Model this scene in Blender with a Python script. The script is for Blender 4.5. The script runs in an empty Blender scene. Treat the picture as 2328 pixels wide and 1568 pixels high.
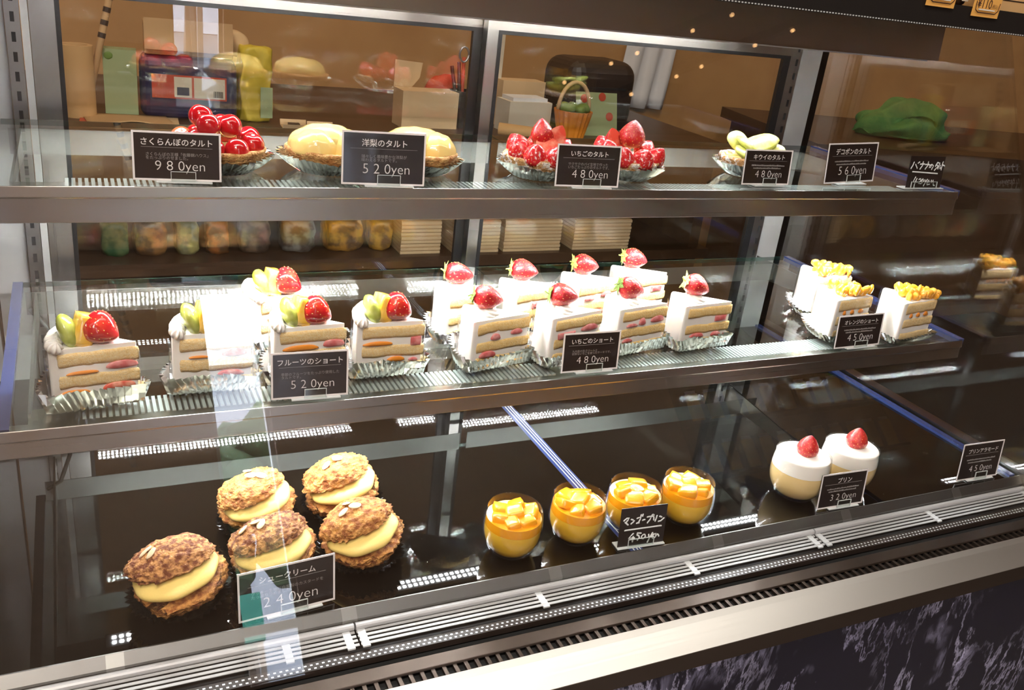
import bpy, bmesh, math, random
from mathutils import Vector, Matrix, noise
random.seed(7)
PI = math.pi
R = math.radians
sc = bpy.context.scene
COL = sc.collection

# ---------------------------------------------------------------- camera, sky, exposure
cam_d = bpy.data.cameras.new('camera')
cam_d.sensor_fit = 'HORIZONTAL'; cam_d.sensor_width = 36.0
cam_d.lens = 36.0 * 2035.56 / 2328.0
cam_d.clip_start = 0.02
cam = bpy.data.objects.new('camera', cam_d); COL.objects.link(cam)
cam.matrix_world = Matrix(((0.90274976, 0.0682948, -0.42471014, 0.0827),
                           (-0.41511223, 0.39721551, -0.81847521, -0.8744),
                           (0.11280387, 0.91518067, 0.3869362, 0.4645),
                           (0, 0, 0, 1)))
sc.camera = cam
w = bpy.data.worlds.new('daylight'); sc.world = w; w.use_nodes = True
w.node_tree.nodes['Background'].inputs[0].default_value = (0.82, 0.9, 1.0, 1)
w.node_tree.nodes['Background'].inputs[1].default_value = 32.0
sc.view_settings.view_transform = 'Standard'
sc.view_settings.look = 'None'
sc.view_settings.gamma = 1.0
sc.view_settings.exposure = 0.0
sc.view_settings.use_curve_mapping = False
sc.cycles.use_denoising = True
sc.cycles.use_adaptive_sampling = False
sc.cycles.blur_glossy = 0.0
sc.cycles.max_bounces = 14
sc.cycles.transparent_max_bounces = 32
sc.cycles.glossy_bounces = 6
sc.cycles.diffuse_bounces = 3
sc.cycles.sample_clamp_indirect = 300.0
sc.cycles.caustics_reflective = False
sc.cycles.caustics_refractive = False
LED_POWER = 800.0

# ---------------------------------------------------------------- materials
def new_mat(name):
    m = bpy.data.materials.new(name); m.use_nodes = True
    return m, m.node_tree, m.node_tree.nodes['Principled BSDF']
def pmat(name, col, rough=0.5, metal=0.0, coat=0.0, sss=0.0, bump=None, mix=None, spec=None, aniso=0.0):
    """bump=(scale, strength); mix=(colour2, scale, low, high, detail)"""
    m, nt, b = new_mat(name)
    b.inputs['Base Color'].default_value = (*col, 1)
    b.inputs['Roughness'].default_value = rough
    b.inputs['Metallic'].default_value = metal
    b.inputs['Coat Weight'].default_value = coat
    b.inputs['Coat Roughness'].default_value = 0.06
    b.inputs['Anisotropic'].default_value = aniso
    if spec is not None: b.inputs['Specular IOR Level'].default_value = spec
    if sss:
        b.inputs['Subsurface Weight'].default_value = sss
        b.inputs['Subsurface Scale'].default_value = 0.004
        b.inputs['Subsurface Radius'].default_value = (1, 0.6, 0.35)
    tc = nt.nodes.new('ShaderNodeTexCoord')
    if mix:
        c2, sca, lo, hi, det = mix
        n = nt.nodes.new('ShaderNodeTexNoise'); n.inputs['Scale'].default_value = sca; n.inputs['Detail'].default_value = det
        nt.links.new(tc.outputs['Object'], n.inputs['Vector'])
        r = nt.nodes.new('ShaderNodeValToRGB')
        r.color_ramp.elements[0].position = lo; r.color_ramp.elements[0].color = (*col, 1)
        r.color_ramp.elements[1].position = hi; r.color_ramp.elements[1].color = (*c2, 1)
        nt.links.new(n.outputs['Fac'], r.inputs['Fac']); nt.links.new(r.outputs['Color'], b.inputs['Base Color'])
    if bump:
        n = nt.nodes.new('ShaderNodeTexNoise'); n.inputs['Scale'].default_value = bump[0]; n.inputs['Detail'].default_value = 6
        nt.links.new(tc.outputs['Object'], n.inputs['Vector'])
        bp = nt.nodes.new('ShaderNodeBump'); bp.inputs['Strength'].default_value = bump[1]; bp.inputs['Distance'].default_value = 0.002
        nt.links.new(n.outputs['Fac'], bp.inputs['Height']); nt.links.new(bp.outputs['Normal'], b.inputs['Normal'])
    return m
def brushed(name, col, rough, axis='X', var=0.12, metal=1.0):
    m, nt, b = new_mat(name)
    b.inputs['Base Color'].default_value = (*col, 1); b.inputs['Metallic'].default_value = metal
    tc = nt.nodes.new('ShaderNodeTexCoord'); mp = nt.nodes.new('ShaderNodeMapping')
    s = {'X': (3, 700, 700), 'Z': (700, 700, 3), 'Y': (700, 3, 700)}[axis]
    mp.inputs['Scale'].default_value = s
    n = nt.nodes.new('ShaderNodeTexNoise'); n.inputs['Scale'].default_value = 1.0; n.inputs['Detail'].default_value = 3
    nt.links.new(tc.outputs['Object'], mp.inputs['Vector']); nt.links.new(mp.outputs['Vector'], n.inputs['Vector'])
    mr = nt.nodes.new('ShaderNodeMapRange'); mr.inputs['To Min'].default_value = rough - var / 2; mr.inputs['To Max'].default_value = rough + var / 2
    nt.links.new(n.outputs['Fac'], mr.inputs['Value']); nt.links.new(mr.outputs['Result'], b.inputs['Roughness'])
    bp = nt.nodes.new('ShaderNodeBump'); bp.inputs['Strength'].default_value = 0.05; bp.inputs['Distance'].default_value = 0.0005
    nt.links.new(n.outputs['Fac'], bp.inputs['Height']); nt.links.new(bp.outputs['Normal'], b.inputs['Normal'])
    return m
def pane(name, tint=(1, 1, 1), ior=1.5, rough=0.0, boost=1.0):
    """thin glass: a fresnel mirror over clear transmission"""
    m = bpy.data.materials.new(name); m.use_nodes = True; nt = m.node_tree
    for n in list(nt.nodes): nt.nodes.remove(n)
    out = nt.nodes.new('ShaderNodeOutputMaterial'); mx = nt.nodes.new('ShaderNodeMixShader')
    tr = nt.nodes.new('ShaderNodeBsdfTransparent'); tr.inputs[0].default_value = (*tint, 1)
    gl = nt.nodes.new('ShaderNodeBsdfGlossy'); gl.inputs['Roughness'].default_value = rough
    fr = nt.nodes.new('ShaderNodeFresnel'); fr.inputs['IOR'].default_value = ior
    ge = nt.nodes.new('ShaderNodeNewGeometry')
    # the same fresnel curve on both faces of a pane
    mf = nt.nodes.new('ShaderNodeMath'); mf.operation = 'MULTIPLY'; mf.inputs[1].default_value = boost
    lw = nt.nodes.new('ShaderNodeLayerWeight')
    pw = nt.nodes.new('ShaderNodeMath'); pw.operation = 'POWER'; pw.inputs[1].default_value = 5.0
    ma = nt.nodes.new('ShaderNodeMath'); ma.operation = 'MULTIPLY_ADD'
    f0 = ((ior - 1) / (ior + 1)) ** 2
    lw.inputs['Blend'].default_value = 0.5      # Facing output: 1 - cos
    ma.inputs[1].default_value = 1 - f0; ma.inputs[2].default_value = f0
    nt.links.new(lw.outputs['Facing'], pw.inputs[0]); nt.links.new(pw.outputs[0], ma.inputs[0])
    nt.links.new(ma.outputs[0], mf.inputs[0])
    nt.links.new(mf.outputs[0], mx.inputs[0]); nt.links.new(tr.outputs[0], mx.inputs[1]); nt.links.new(gl.outputs[0], mx.inputs[2])
    nt.links.new(mx.outputs[0], out.inputs[0])
    nt.nodes.remove(fr); nt.nodes.remove(ge)
    return m
def emit(name, col, s):
    m = bpy.data.materials.new(name); m.use_nodes = True; nt = m.node_tree
    for n in list(nt.nodes): nt.nodes.remove(n)
    out = nt.nodes.new('ShaderNodeOutputMaterial'); e = nt.nodes.new('ShaderNodeEmission')
    e.inputs[0].default_value = (*col, 1); e.inputs[1].default_value = s
    nt.links.new(e.outputs[0], out.inputs[0]); return m

M = {}
M['steel'] = brushed('brushed steel', (0.42, 0.395, 0.36), 0.30, 'X')
M['header'] = brushed('brushed header', (0.56, 0.47, 0.38), 0.40, 'X')
M['post'] = brushed('satin steel post', (0.56, 0.55, 0.53), 0.42, 'Z', 0.1, 0.6)
M['lip'] = brushed('brushed front lip', (0.20, 0.195, 0.185), 0.45, 'X')
M['rail'] = brushed('brushed rear rail', (0.30, 0.295, 0.28), 0.42, 'X')
M['steelz'] = brushed('brushed steel upright', (0.38, 0.37, 0.35), 0.30, 'Z')
M['steelr'] = brushed('satin steel sill', (0.80, 0.78, 0.75), 0.36, 'X')
M['bronze'] = pmat('dark bronze', (0.10, 0.075, 0.06), 0.38, 0.9)
M['black'] = pmat('black gasket', (0.008, 0.008, 0.008), 0.35)
M['blackm'] = pmat('matt black board', (0.012, 0.010, 0.009), 0.45)
M['deck'] = pmat('black glass', (0.004, 0.0035, 0.003), 0.02, spec=0.58)
M['glass'] = pane('clear glass')
M['shelfglass'] = pane('shelf glass', (0.93, 0.97, 0.95), 1.62)
M['doorglass'] = pane('door glass', (0.95, 0.95, 0.94), 1.6, boost=1.7)
M['edgeblue'] = pmat('blue glass edge', (0.028, 0.045, 0.14), 0.25, coat=0.4)
M['edgegreen'] = pmat('green glass edge', (0.02, 0.10, 0.075), 0.2, coat=0.4)
M['white_al'] = pmat('white aluminium', (0.72, 0.74, 0.75), 0.4, 0.3)
M['louver'] = pmat('grey louver', (0.52, 0.52, 0.525), 0.45, 0.3)
M['slot'] = pmat('slot shadow black', (0.004, 0.004, 0.004), 0.7)
M['led'] = emit('led chip', (0.97, 0.99, 1.0), LED_POWER)
M['ledlow'] = emit('dim led chip', (0.97, 0.99, 1.0), LED_POWER * 0.45)
M['cream'] = pmat('whipped cream', (0.86, 0.82, 0.76), 0.55, sss=0.15)
M['sponge'] = pmat('sponge cake', (0.86, 0.56, 0.19), 0.9, bump=(900, 0.8), mix=((0.92, 0.70, 0.34), 420, 0.35, 0.7, 5))
M['sponge2'] = pmat('pale sponge cake', (0.88, 0.60, 0.25), 0.9, bump=(900, 0.8), mix=((0.93, 0.74, 0.42), 420, 0.35, 0.7, 5))
M['berry'] = pmat('strawberry red', (0.44, 0.008, 0.014), 0.28, coat=0.35, bump=(420, 0.6), mix=((0.60, 0.035, 0.024), 60, 0.45, 0.75, 2))
M['berryg'] = pmat('glazed strawberry red', (0.48, 0.007, 0.012), 0.15, coat=0.9, mix=((0.72, 0.04, 0.02), 60, 0.45, 0.75, 2))
M['berrysugar'] = pmat('sugared strawberry', (0.60, 0.012, 0.018), 0.3, coat=0.3, mix=((0.85, 0.74, 0.74), 260, 0.56, 0.68, 4))
M['berrycut'] = pmat('cut strawberry', (0.72, 0.10, 0.06), 0.3, coat=0.4, mix=((0.85, 0.38, 0.26), 90, 0.42, 0.66, 2))
M['berrypink'] = pmat('pink strawberry slice', (0.62, 0.12, 0.12), 0.45, mix=((0.78, 0.36, 0.34), 110, 0.4, 0.7, 2))
M['seed'] = pmat('berry seed', (0.75, 0.42, 0.10), 0.4)
M['leaf'] = pmat('green calyx', (0.16, 0.26, 0.05), 0.55)
M['leafp'] = pmat('pale green calyx', (0.45, 0.50, 0.12), 0.55)
M['kiwi'] = pmat('kiwi flesh', (0.30, 0.37, 0.03), 0.2, coat=0.7, mix=((0.50, 0.54, 0.12), 70, 0.4, 0.7, 3))
M['kiwip'] = pmat('pale sugared kiwi', (0.56, 0.60, 0.10), 0.35, coat=0.3, mix=((0.74, 0.74, 0.30), 80, 0.4, 0.7, 3))
M['mango'] = pmat('mango flesh', (0.87, 0.37, 0.008), 0.26, coat=0.4)
M['peach'] = pmat('yellow fruit', (0.86, 0.48, 0.04), 0.18, coat=0.8, mix=((0.88, 0.58, 0.14), 80, 0.4, 0.7, 2))
M['orange'] = pmat('orange segment', (0.88, 0.38, 0.015), 0.16, coat=0.8, mix=((0.92, 0.52, 0.06), 120, 0.4, 0.7, 3))
M['orangef'] = pmat('orange filling', (0.78, 0.26, 0.02), 0.4)
M['pear'] = pmat('glazed pear', (0.88, 0.66, 0.24), 0.16, coat=0.9, sss=0.2)
M['cherry'] = pmat('cherry skin', (0.46, 0.004, 0.010), 0.12, coat=1.0, mix=((0.60, 0.02, 0.012), 18, 0.5, 0.8, 1))
M['cherryo'] = pmat('orange cherry skin', (0.68, 0.13, 0.05), 0.14, coat=1.0)
M['crust'] = pmat('baked pastry', (0.42, 0.17, 0.04), 0.7, bump=(380, 1.5), mix=((0.72, 0.44, 0.16), 120, 0.38, 0.66, 6))
M['crustsugar'] = pmat('sugared pastry', (0.50, 0.26, 0.09), 0.75, bump=(380, 1.5), mix=((0.88, 0.82, 0.76), 150, 0.46, 0.60, 6))
M['puff'] = pmat('choux crust', (0.28, 0.080, 0.018), 0.7, bump=(330, 1.6), mix=((0.68, 0.32, 0.085), 150, 0.38, 0.62, 8))
M['pufftop'] = pmat('dark choux lid', (0.18, 0.048, 0.014), 0.7, bump=(330, 1.8), mix=((0.66, 0.32, 0.11), 160, 0.41, 0.62, 8))
M['puffp'] = pmat('pale choux crust', (0.30, 0.09, 0.018), 0.7, bump=(330, 1.6), mix=((0.70, 0.34, 0.09), 140, 0.38, 0.62, 8))
M['custard'] = pmat('custard cream', (0.86, 0.64, 0.20), 0.5, sss=0.15, bump=(500, 0.12))
M['almond'] = pmat('sliced almond', (0.78, 0.62, 0.40), 0.6)
M['blackcup'] = pmat('black glassine paper', (0.010, 0.010, 0.010), 0.18, coat=0.5)
M['foil'] = pmat('aluminium foil', (0.78, 0.78, 0.77), 0.13, 1.0)
M['film'] = pane('clear film', (0.985, 0.985, 0.985), 1.48)
M['cup'] = pane('dessert glass', (0.995, 0.995, 0.99), 1.34)
M['pudding_m'] = pmat('mango pudding', (0.84, 0.50, 0.04), 0.35, coat=0.5)
M['pudding'] = pmat('custard pudding', (0.80, 0.58, 0.26), 0.4, coat=0.5)
M['sauce'] = pmat('mango sauce', (0.87, 0.36, 0.008), 0.15, coat=0.6)
M['card'] = pmat('printed black card', (0.016, 0.011, 0.010), 0.28, coat=0.35)
M['cardw'] = pmat('white card border', (0.78, 0.73, 0.72), 0.5)
M['ink'] = pmat('white print', (0.68, 0.64, 0.62), 0.5)
M['inkdim'] = pmat('grey small print', (0.27, 0.25, 0.24), 0.5)
M['chalk'] = pmat('white marker', (0.82, 0.84, 0.84), 0.5)
M['acryl'] = pane('acrylic clip', (0.94, 0.97, 0.96), 1.6, 0.05)
M['acryle'] = pmat('acrylic edge', (0.72, 0.76, 0.75), 0.25, coat=0.5)
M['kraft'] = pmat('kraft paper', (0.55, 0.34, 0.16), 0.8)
M['kraftl'] = pmat('pale kraft paper', (0.66, 0.46, 0.25), 0.8)
M['cardboard'] = pmat('cardboard', (0.60, 0.36, 0.15), 0.8)
M['paperw'] = pmat('cream paper', (0.70, 0.62, 0.48), 0.8)
M['white'] = pmat('white paper', (0.78, 0.78, 0.80), 0.6)
M['navy'] = pmat('navy plastic wrap', (0.018, 0.02, 0.075), 0.3, coat=0.5)
M['redlabel'] = pmat('red label', (0.52, 0.07, 0.03), 0.5)
M['yellow'] = pmat('yellow bag', (0.62, 0.46, 0.04), 0.4)
M['lime'] = pmat('lime card', (0.34, 0.40, 0.20), 0.6)
M['dark'] = pmat('dark plastic', (0.022, 0.014, 0.010), 0.4)
M['woodwall'] = pmat('brown wall board', (0.45, 0.235, 0.085), 0.75, mix=((0.50, 0.27, 0.10), 8, 0.4, 0.6, 4))
M['counter'] = pmat('dark brown counter', (0.07, 0.035, 0.016), 0.4)
M['towel'] = pmat('green towel', (0.055, 0.20, 0.05), 0.95, bump=(400, 1.0), mix=((0.12, 0.28, 0.07), 40, 0.4, 0.7, 4))
M['notepaper'] = pmat('orange price note', (0.78, 0.40, 0.09), 0.7)
M['marker'] = pmat('dark red marker', (0.03, 0.006, 0.006), 0.6)
M['floor'] = pmat('grey floor tile', (0.20, 0.18, 0.165), 0.45, mix=((0.25, 0.23, 0.21), 3, 0.4, 0.6, 3))
M['wall'] = pmat('brown shop wall', (0.30, 0.20, 0.14), 0.7)
M['ceil'] = pmat('brown ceiling', (0.34, 0.24, 0.17), 0.8)
M['panel'] = emit('ceiling light panel', (1.0, 0.93, 0.82), 5.0)
M['warm'] = emit('warm lamp', (1.0, 0.72, 0.40), 120.0)
M['spot'] = emit('downlight lamp', (1.0, 0.92, 0.82), 600.0)
M['bulb'] = emit('small warm bulb', (1.0, 0.55, 0.22), 14.0)
M['steeld'] = brushed('dark polished steel', (0.30, 0.30, 0.33), 0.07, 'Z', 0.02)
M['tree'] = pmat('tree leaves', (0.035, 0.07, 0.025), 0.8)
M['bldg'] = pmat('pale house wall', (0.35, 0.36, 0.40), 0.8)
M['teal'] = pmat('teal awning', (0.02, 0.22, 0.16), 0.7)
M['street'] = pmat('asphalt', (0.10, 0.10, 0.11), 0.8)
M['silver'] = pmat('silver bag', (0.6, 0.6, 0.6), 0.3, 0.8)
M['gold'] = pmat('gold packet', (0.55, 0.36, 0.10), 0.35, 0.7)

def marble():
    m, nt, b = new_mat('dark veined marble')
    tc = nt.nodes.new('ShaderNodeTexCoord'); mp = nt.nodes.new('ShaderNodeMapping')
    mp.inputs['Rotation'].default_value = (0, R(-35), 0); mp.inputs['Scale'].default_value = (1.0, 1.0, 0.38)
    nt.links.new(tc.outputs['Object'], mp.inputs['Vector'])
    def vein(scale, width, dist, col):
        n1 = nt.nodes.new('ShaderNodeTexNoise'); n1.inputs['Scale'].default_value = scale; n1.inputs['Detail'].default_value = 8; n1.inputs['Roughness'].default_value = 0.66; n1.inputs['Distortion'].default_value = dist
        nt.links.new(mp.outputs['Vector'], n1.inputs['Vector'])
        q = nt.nodes.new('ShaderNodeMath'); q.operation = 'SUBTRACT'; q.inputs[1].default_value = 0.5
        a = nt.nodes.new('ShaderNodeMath'); a.operation = 'ABSOLUTE'
        nt.links.new(n1.outputs['Fac'], q.inputs[0]); nt.links.new(q.outputs[0], a.inputs[0])
        r = nt.nodes.new('ShaderNodeValToRGB')
        r.color_ramp.elements[0].position = 0.0; r.color_ramp.elements[0].color = (*col, 1)
        r.color_ramp.elements[1].position = width; r.color_ramp.elements[1].color = (0, 0, 0, 1)
        nt.links.new(a.outputs[0], r.inputs['Fac']); return r.outputs['Color']
    def mask(src, scale, lo, hi):
        n2 = nt.nodes.new('ShaderNodeTexNoise'); n2.inputs['Scale'].default_value = scale; n2.inputs['Detail'].default_value = 4
        nt.links.new(tc.outputs['Object'], n2.inputs['Vector'])
        r2 = nt.nodes.new('ShaderNodeValToRGB'); r2.color_ramp.elements[0].position = lo; r2.color_ramp.elements[1].position = hi
        nt.links.new(n2.outputs['Fac'], r2.inputs['Fac'])
        mu = nt.nodes.new('ShaderNodeMix'); mu.data_type = 'RGBA'; mu.blend_type = 'MULTIPLY'; mu.inputs[0].default_value = 1
        nt.links.new(src, mu.inputs[6]); nt.links.new(r2.outputs['Color'], mu.inputs[7]); return mu.outputs[2]
    def add(a_, b_):
        ad = nt.nodes.new('ShaderNodeMix'); ad.data_type = 'RGBA'; ad.blend_type = 'ADD'; ad.inputs[0].default_value = 1
        nt.links.new(a_, ad.inputs[6])
        if isinstance(b_, tuple): ad.inputs[7].default_value = (*b_, 1)
        else: nt.links.new(b_, ad.inputs[7])
        return ad.outputs[2]
    v1 = mask(vein(5.0, 0.012, 0.4, (0.34, 0.33, 0.45)), 4.0, 0.46, 0.58)
    v2 = mask(vein(2.6, 0.006, 0.2, (0.26, 0.25, 0.36)), 3.0, 0.40, 0.50)
    v3 = mask(vein(14.0, 0.06, 1.2, (0.26, 0.25, 0.36)), 6.0, 0.60, 0.68)
    nt.links.new(add(add(add(v1, v2), v3), (0.011, 0.009, 0.019)), b.inputs['Base Color'])
    b.inputs['Roughness'].default_value = 0.35; b.inputs['Specular IOR Level'].default_value = 0.25
    return m
M['marble'] = marble()

# ---------------------------------------------------------------- mesh helpers
class MB:
    def __init__(s): s.v = []; s.f = []; s.m = []
    def add(s, vs, fs, mi=0, mtx=None):
        o = len(s.v)
        for p in vs:
            p = Vector(p)
            s.v.append(mtx @ p if mtx else p)
        for f in fs: s.f.append(tuple(o + i for i in f)); s.m.append(mi)
    def box(s, x0, x1, y0, y1, z0, z1, mi=0, mtx=None):
        s.add([(x0, y0, z0), (x1, y0, z0), (x1, y1, z0), (x0, y1, z0), (x0, y0, z1), (x1, y0, z1), (x1, y1, z1), (x0, y1, z1)],
              [(0, 3, 2, 1), (4, 5, 6, 7), (0, 1, 5, 4), (1, 2, 6, 5), (2, 3, 7, 6), (3, 0, 4, 7)], mi, mtx)
    def prism(s, prof, x0, x1, mi=0, mtx=None):
        """profile of (y, z) run along x"""
        n = len(prof); vs = [(x0, y, z) for y, z in prof] + [(x1, y, z) for y, z in prof]
        fs = [(i, (i + 1) % n, n + (i + 1) % n, n + i) for i in range(n)] + [tuple(range(n))[::-1], tuple(range(n, 2 * n))]
        s.add(vs, fs, mi, mtx)
    def slab(s, poly, z0, z1, mi=0, mtx=None):
        n = len(poly); vs = [(x, y, z0) for x, y in poly] + [(x, y, z1) for x, y in poly]
        fs = [(i, (i + 1) % n, n + (i + 1) % n, n + i) for i in range(n)] + [tuple(range(n))[::-1], tuple(range(n, 2 * n))]
        s.add(vs, fs, mi, mtx)
    def lathe(s, prof, seg=32, mi=0, mtx=None, close=True, fr=None):
        """prof of (r, z); fr(angle, i) scales the radius"""
        vs = []; fs = []
        for i, (r, z) in enumerate(prof):
            for k in range(seg):
                a = 2 * PI * k / seg; q = r * (fr(a, i) if fr else 1)
                vs.append((q * math.cos(a), q * math.sin(a), z))
        for i in range(len(prof) - 1):
            for k in range(seg):
                k2 = (k + 1) % seg
                fs.append((i * seg + k, i * seg + k2, (i + 1) * seg + k2, (i + 1) * seg + k))
        if close:
            fs.append(tuple(range(seg))[::-1]); fs.append(tuple((len(prof) - 1) * seg + k for k in range(seg)))
        s.add(vs, fs, mi, mtx)
    def ball(s, r=1, sub=3, mi=0, mtx=None):
        b = bmesh.new(); bmesh.ops.create_icosphere(b, subdivisions=sub, radius=r)
        b.verts.index_update()
        s.add([v.co.copy() for v in b.verts], [[v.index for v in f.verts] for f in b.faces], mi, mtx); b.free()
    def tube(s, pts, r, seg=8, mi=0, mtx=None):
        pts = [Vector(p) for p in pts]; n = len(pts); vs = []; fs = []
        for i, p in enumerate(pts):
            d = (pts[min(i + 1, n - 1)] - pts[max(i - 1, 0)]).normalized()
            u = d.cross(Vector((0, 0, 1)));  u = u.normalized() if u.length > 1e-4 else Vector((1, 0, 0))
            v = d.cross(u)
            for k in range(seg):
                a = 2 * PI * k / seg; vs.append(p + r * (math.cos(a) * u + math.sin(a) * v))
        for i in range(n - 1):
            for k in range(seg): fs.append((i * seg + k, i * seg + (k + 1) % seg, (i + 1) * seg + (k + 1) % seg, (i + 1) * seg + k))
        fs.append(tuple(range(seg))); fs.append(tuple((n - 1) * seg + k for k in range(seg))[::-1])
        s.add(vs, fs, mi, mtx)
    def build(s, name, mats, parent=None, smooth=False, bevel=0.0, bseg=2, sub=0, loc=None, rot=None, recalc=True):
        me = bpy.data.meshes.new(name); me.from_pydata([tuple(v) for v in s.v], [], s.f)
        if not isinstance(mats, (list, tuple)): mats = [mats]
        for m in mats: me.materials.append(m)
        me.polygons.foreach_set('material_index', s.m)
        if recalc:
            b = bmesh.new(); b.from_mesh(me); bmesh.ops.recalc_face_normals(b, faces=b.faces); b.to_mesh(me); b.free()
        if smooth:
            me.polygons.foreach_set('use_smooth', [True] * len(me.polygons))
        me.update()
        o = bpy.data.objects.new(name, me); COL.objects.link(o)
        if parent: o.parent = parent
        if loc is not None: o.location = loc
        if rot is not None: o.rotation_euler = rot
        if bevel:
            md = o.modifiers.new('bevel', 'BEVEL'); md.width = bevel; md.segments = bseg; md.limit_method = 'ANGLE'; md.angle_limit = R(40)
        if sub:
            md = o.modifiers.new('subd', 'SUBSURF'); md.levels = sub; md.render_levels = sub
        return o
def boxo(name, m, parent, x0, x1, y0, y1, z0, z1, bevel=0.0):
    b = MB(); b.box(x0, x1, y0, y1, z0, z1); return b.build(name, m, parent, bevel=bevel)
def tag(o, label=None, cat=None, group=None, kind=None):
    if label: o['label'] = label
    if cat: o['category'] = cat
    if group: o['group'] = group
    if kind: o['kind'] = kind
    return o
def thing(name, label, cat, loc=(0, 0, 0), rz=0.0, group=None):
    o = bpy.data.objects.new(name, None); COL.objects.link(o); o.empty_display_size = 0.02
    o.location = loc; o.rotation_euler = (0, 0, rz)
    return tag(o, label, cat, group)
def copy_tree(o, parent=None):
    c = o.copy(); COL.objects.link(c); c.parent = parent
    if parent is None:
        for k in ('label', 'group'):
            if k in c: del c[k]
    for ch in list(o.children): copy_tree(ch, c)
    return c
def smooth_by_angle(o, ang=40):
    me = o.data
    me.polygons.foreach_set('use_smooth', [True] * len(me.polygons))
    b = bmesh.new(); b.from_mesh(me)
    for e in b.edges:
        if len(e.link_faces) == 2 and e.calc_face_angle(0) > R(ang): e.smooth = False
    b.to_mesh(me); b.free(); return o
def mesh_from(o, name, parent, m):
    bpy.context.view_layer.update()
    me = bpy.data.meshes.new_from_object(o.evaluated_get(bpy.context.evaluated_depsgraph_get()))
    d = o.data; bpy.data.objects.remove(o); bpy.data.curves.remove(d)
    me.materials.clear(); me.materials.append(m)
    n = bpy.data.objects.new(name, me); COL.objects.link(n); n.parent = parent
    return n
def text_part(name, body, parent, m, cx, cz, width, height=None, y=-0.0012, bold=0.0, left=False, space=1.0):
    """lettering in the x-z plane facing -y, fitted to a width and centred on (cx, cz)"""
    c = bpy.data.curves.new(name, 'FONT'); c.body = body; c.size = 1.0; c.offset = bold; c.space_character = space; c.space_line = 0.92
    c.resolution_u = 3; c.extrude = 0.0
    o = bpy.data.objects.new(name, c); COL.objects.link(o)
    n = mesh_from(o, name, parent, m)
    xs = [v.co.x for v in n.data.vertices]; ys = [v.co.y for v in n.data.vertices]
    x0, x1, y0, y1 = min(xs), max(xs), min(ys), max(ys)
    k = width / (x1 - x0); ky = k if height is None else height / (y1 - y0)
    for v in n.data.vertices:
        v.co = Vector(((v.co.x - (x0 + x1) / 2) * k + cx, y, (v.co.y - (y0 + y1) / 2) * ky + cz))
    return n
def strokes_part(name, strokes, parent, m, rad, y=-0.0012):
    """hand-drawn strokes, already in card metres (x, z)"""
    c = bpy.data.curves.new(name, 'CURVE'); c.dimensions = '3D'; c.bevel_depth = rad; c.bevel_resolution = 2; c.use_fill_caps = True
    for st in strokes:
        sp = c.splines.new('POLY'); sp.points.add(len(st) - 1)
        for p, (x, z) in zip(sp.points, st): p.co = (x, 0, z, 1)
    o = bpy.data.objects.new(name, c); COL.objects.link(o)
    n = mesh_from(o, name, parent, m)
    for v in n.data.vertices: v.co.y = v.co.y * 0.25 + y
    extra = MB()
    for st in strokes:
        for (x, z) in (st[0], st[-1]):
            extra.add([(x + rad * math.cos(2 * PI * k / 10), y - rad * 0.22, z + rad * math.sin(2 * PI * k / 10)) for k in range(10)], [tuple(range(10))])
    b = bmesh.new(); b.from_mesh(n.data)
    vs = [b.verts.new(p) for p in extra.v]
    for f in extra.f: b.faces.new([vs[i] for i in f])
    b.to_mesh(n.data); b.free()
    return n

# ---------------------------------------------------------------- the room
def struct(name, m, x0, x1, y0, y1, z0, z1):
    o = boxo(name, m, None, x0, x1, y0, y1, z0, z1); o['kind'] = 'structure'; return o
ZC = 2.25; ZF = -1.0; YF = -3.2
struct('floor', M['floor'], -3, 5, YF, 1.7, ZF - 0.05, ZF)
struct('ceiling', M['ceil'], -3, 5, YF, 1.7, ZC, ZC + 0.05)
struct('wall_back', M['woodwall'], -3, 5, 1.55, 1.7, ZF, ZC)
struct('wall_left', M['wall'], -3.1, -3, YF, 1.7, ZF, ZC)
struct('wall_right', M['wall'], 5, 5.1, YF, 1.7, ZF, ZC)
WX0, WX1, WZ0, WZ1 = 0.555, 0.815, -1.0, 1.96
wf = MB()
wf.box(-3, WX0, YF - 0.1, YF, ZF, ZC); wf.box(WX1, 5, YF - 0.1, YF, ZF, ZC); wf.box(WX0, WX1, YF - 0.1, YF, WZ1, ZC)
o = wf.build('wall_front', M['wall']); o['kind'] = 'structure'
o = boxo('window_1', M['glass'], None, WX0, WX1, YF - 0.06, YF - 0.052, ZF, WZ1); o['kind'] = 'structure'
wm = MB()
wm.box(WX0, WX1, YF - 0.08, YF - 0.04, 0.30, 0.335); wm.box(WX0, WX0 + 0.02, YF - 0.08, YF - 0.04, ZF, WZ1); wm.box(WX1 - 0.02, WX1, YF - 0.08, YF - 0.04, ZF, WZ1)
o = wm.build('window_frame', M['steelz'], bpy.data.objects['window_1'])
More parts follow.
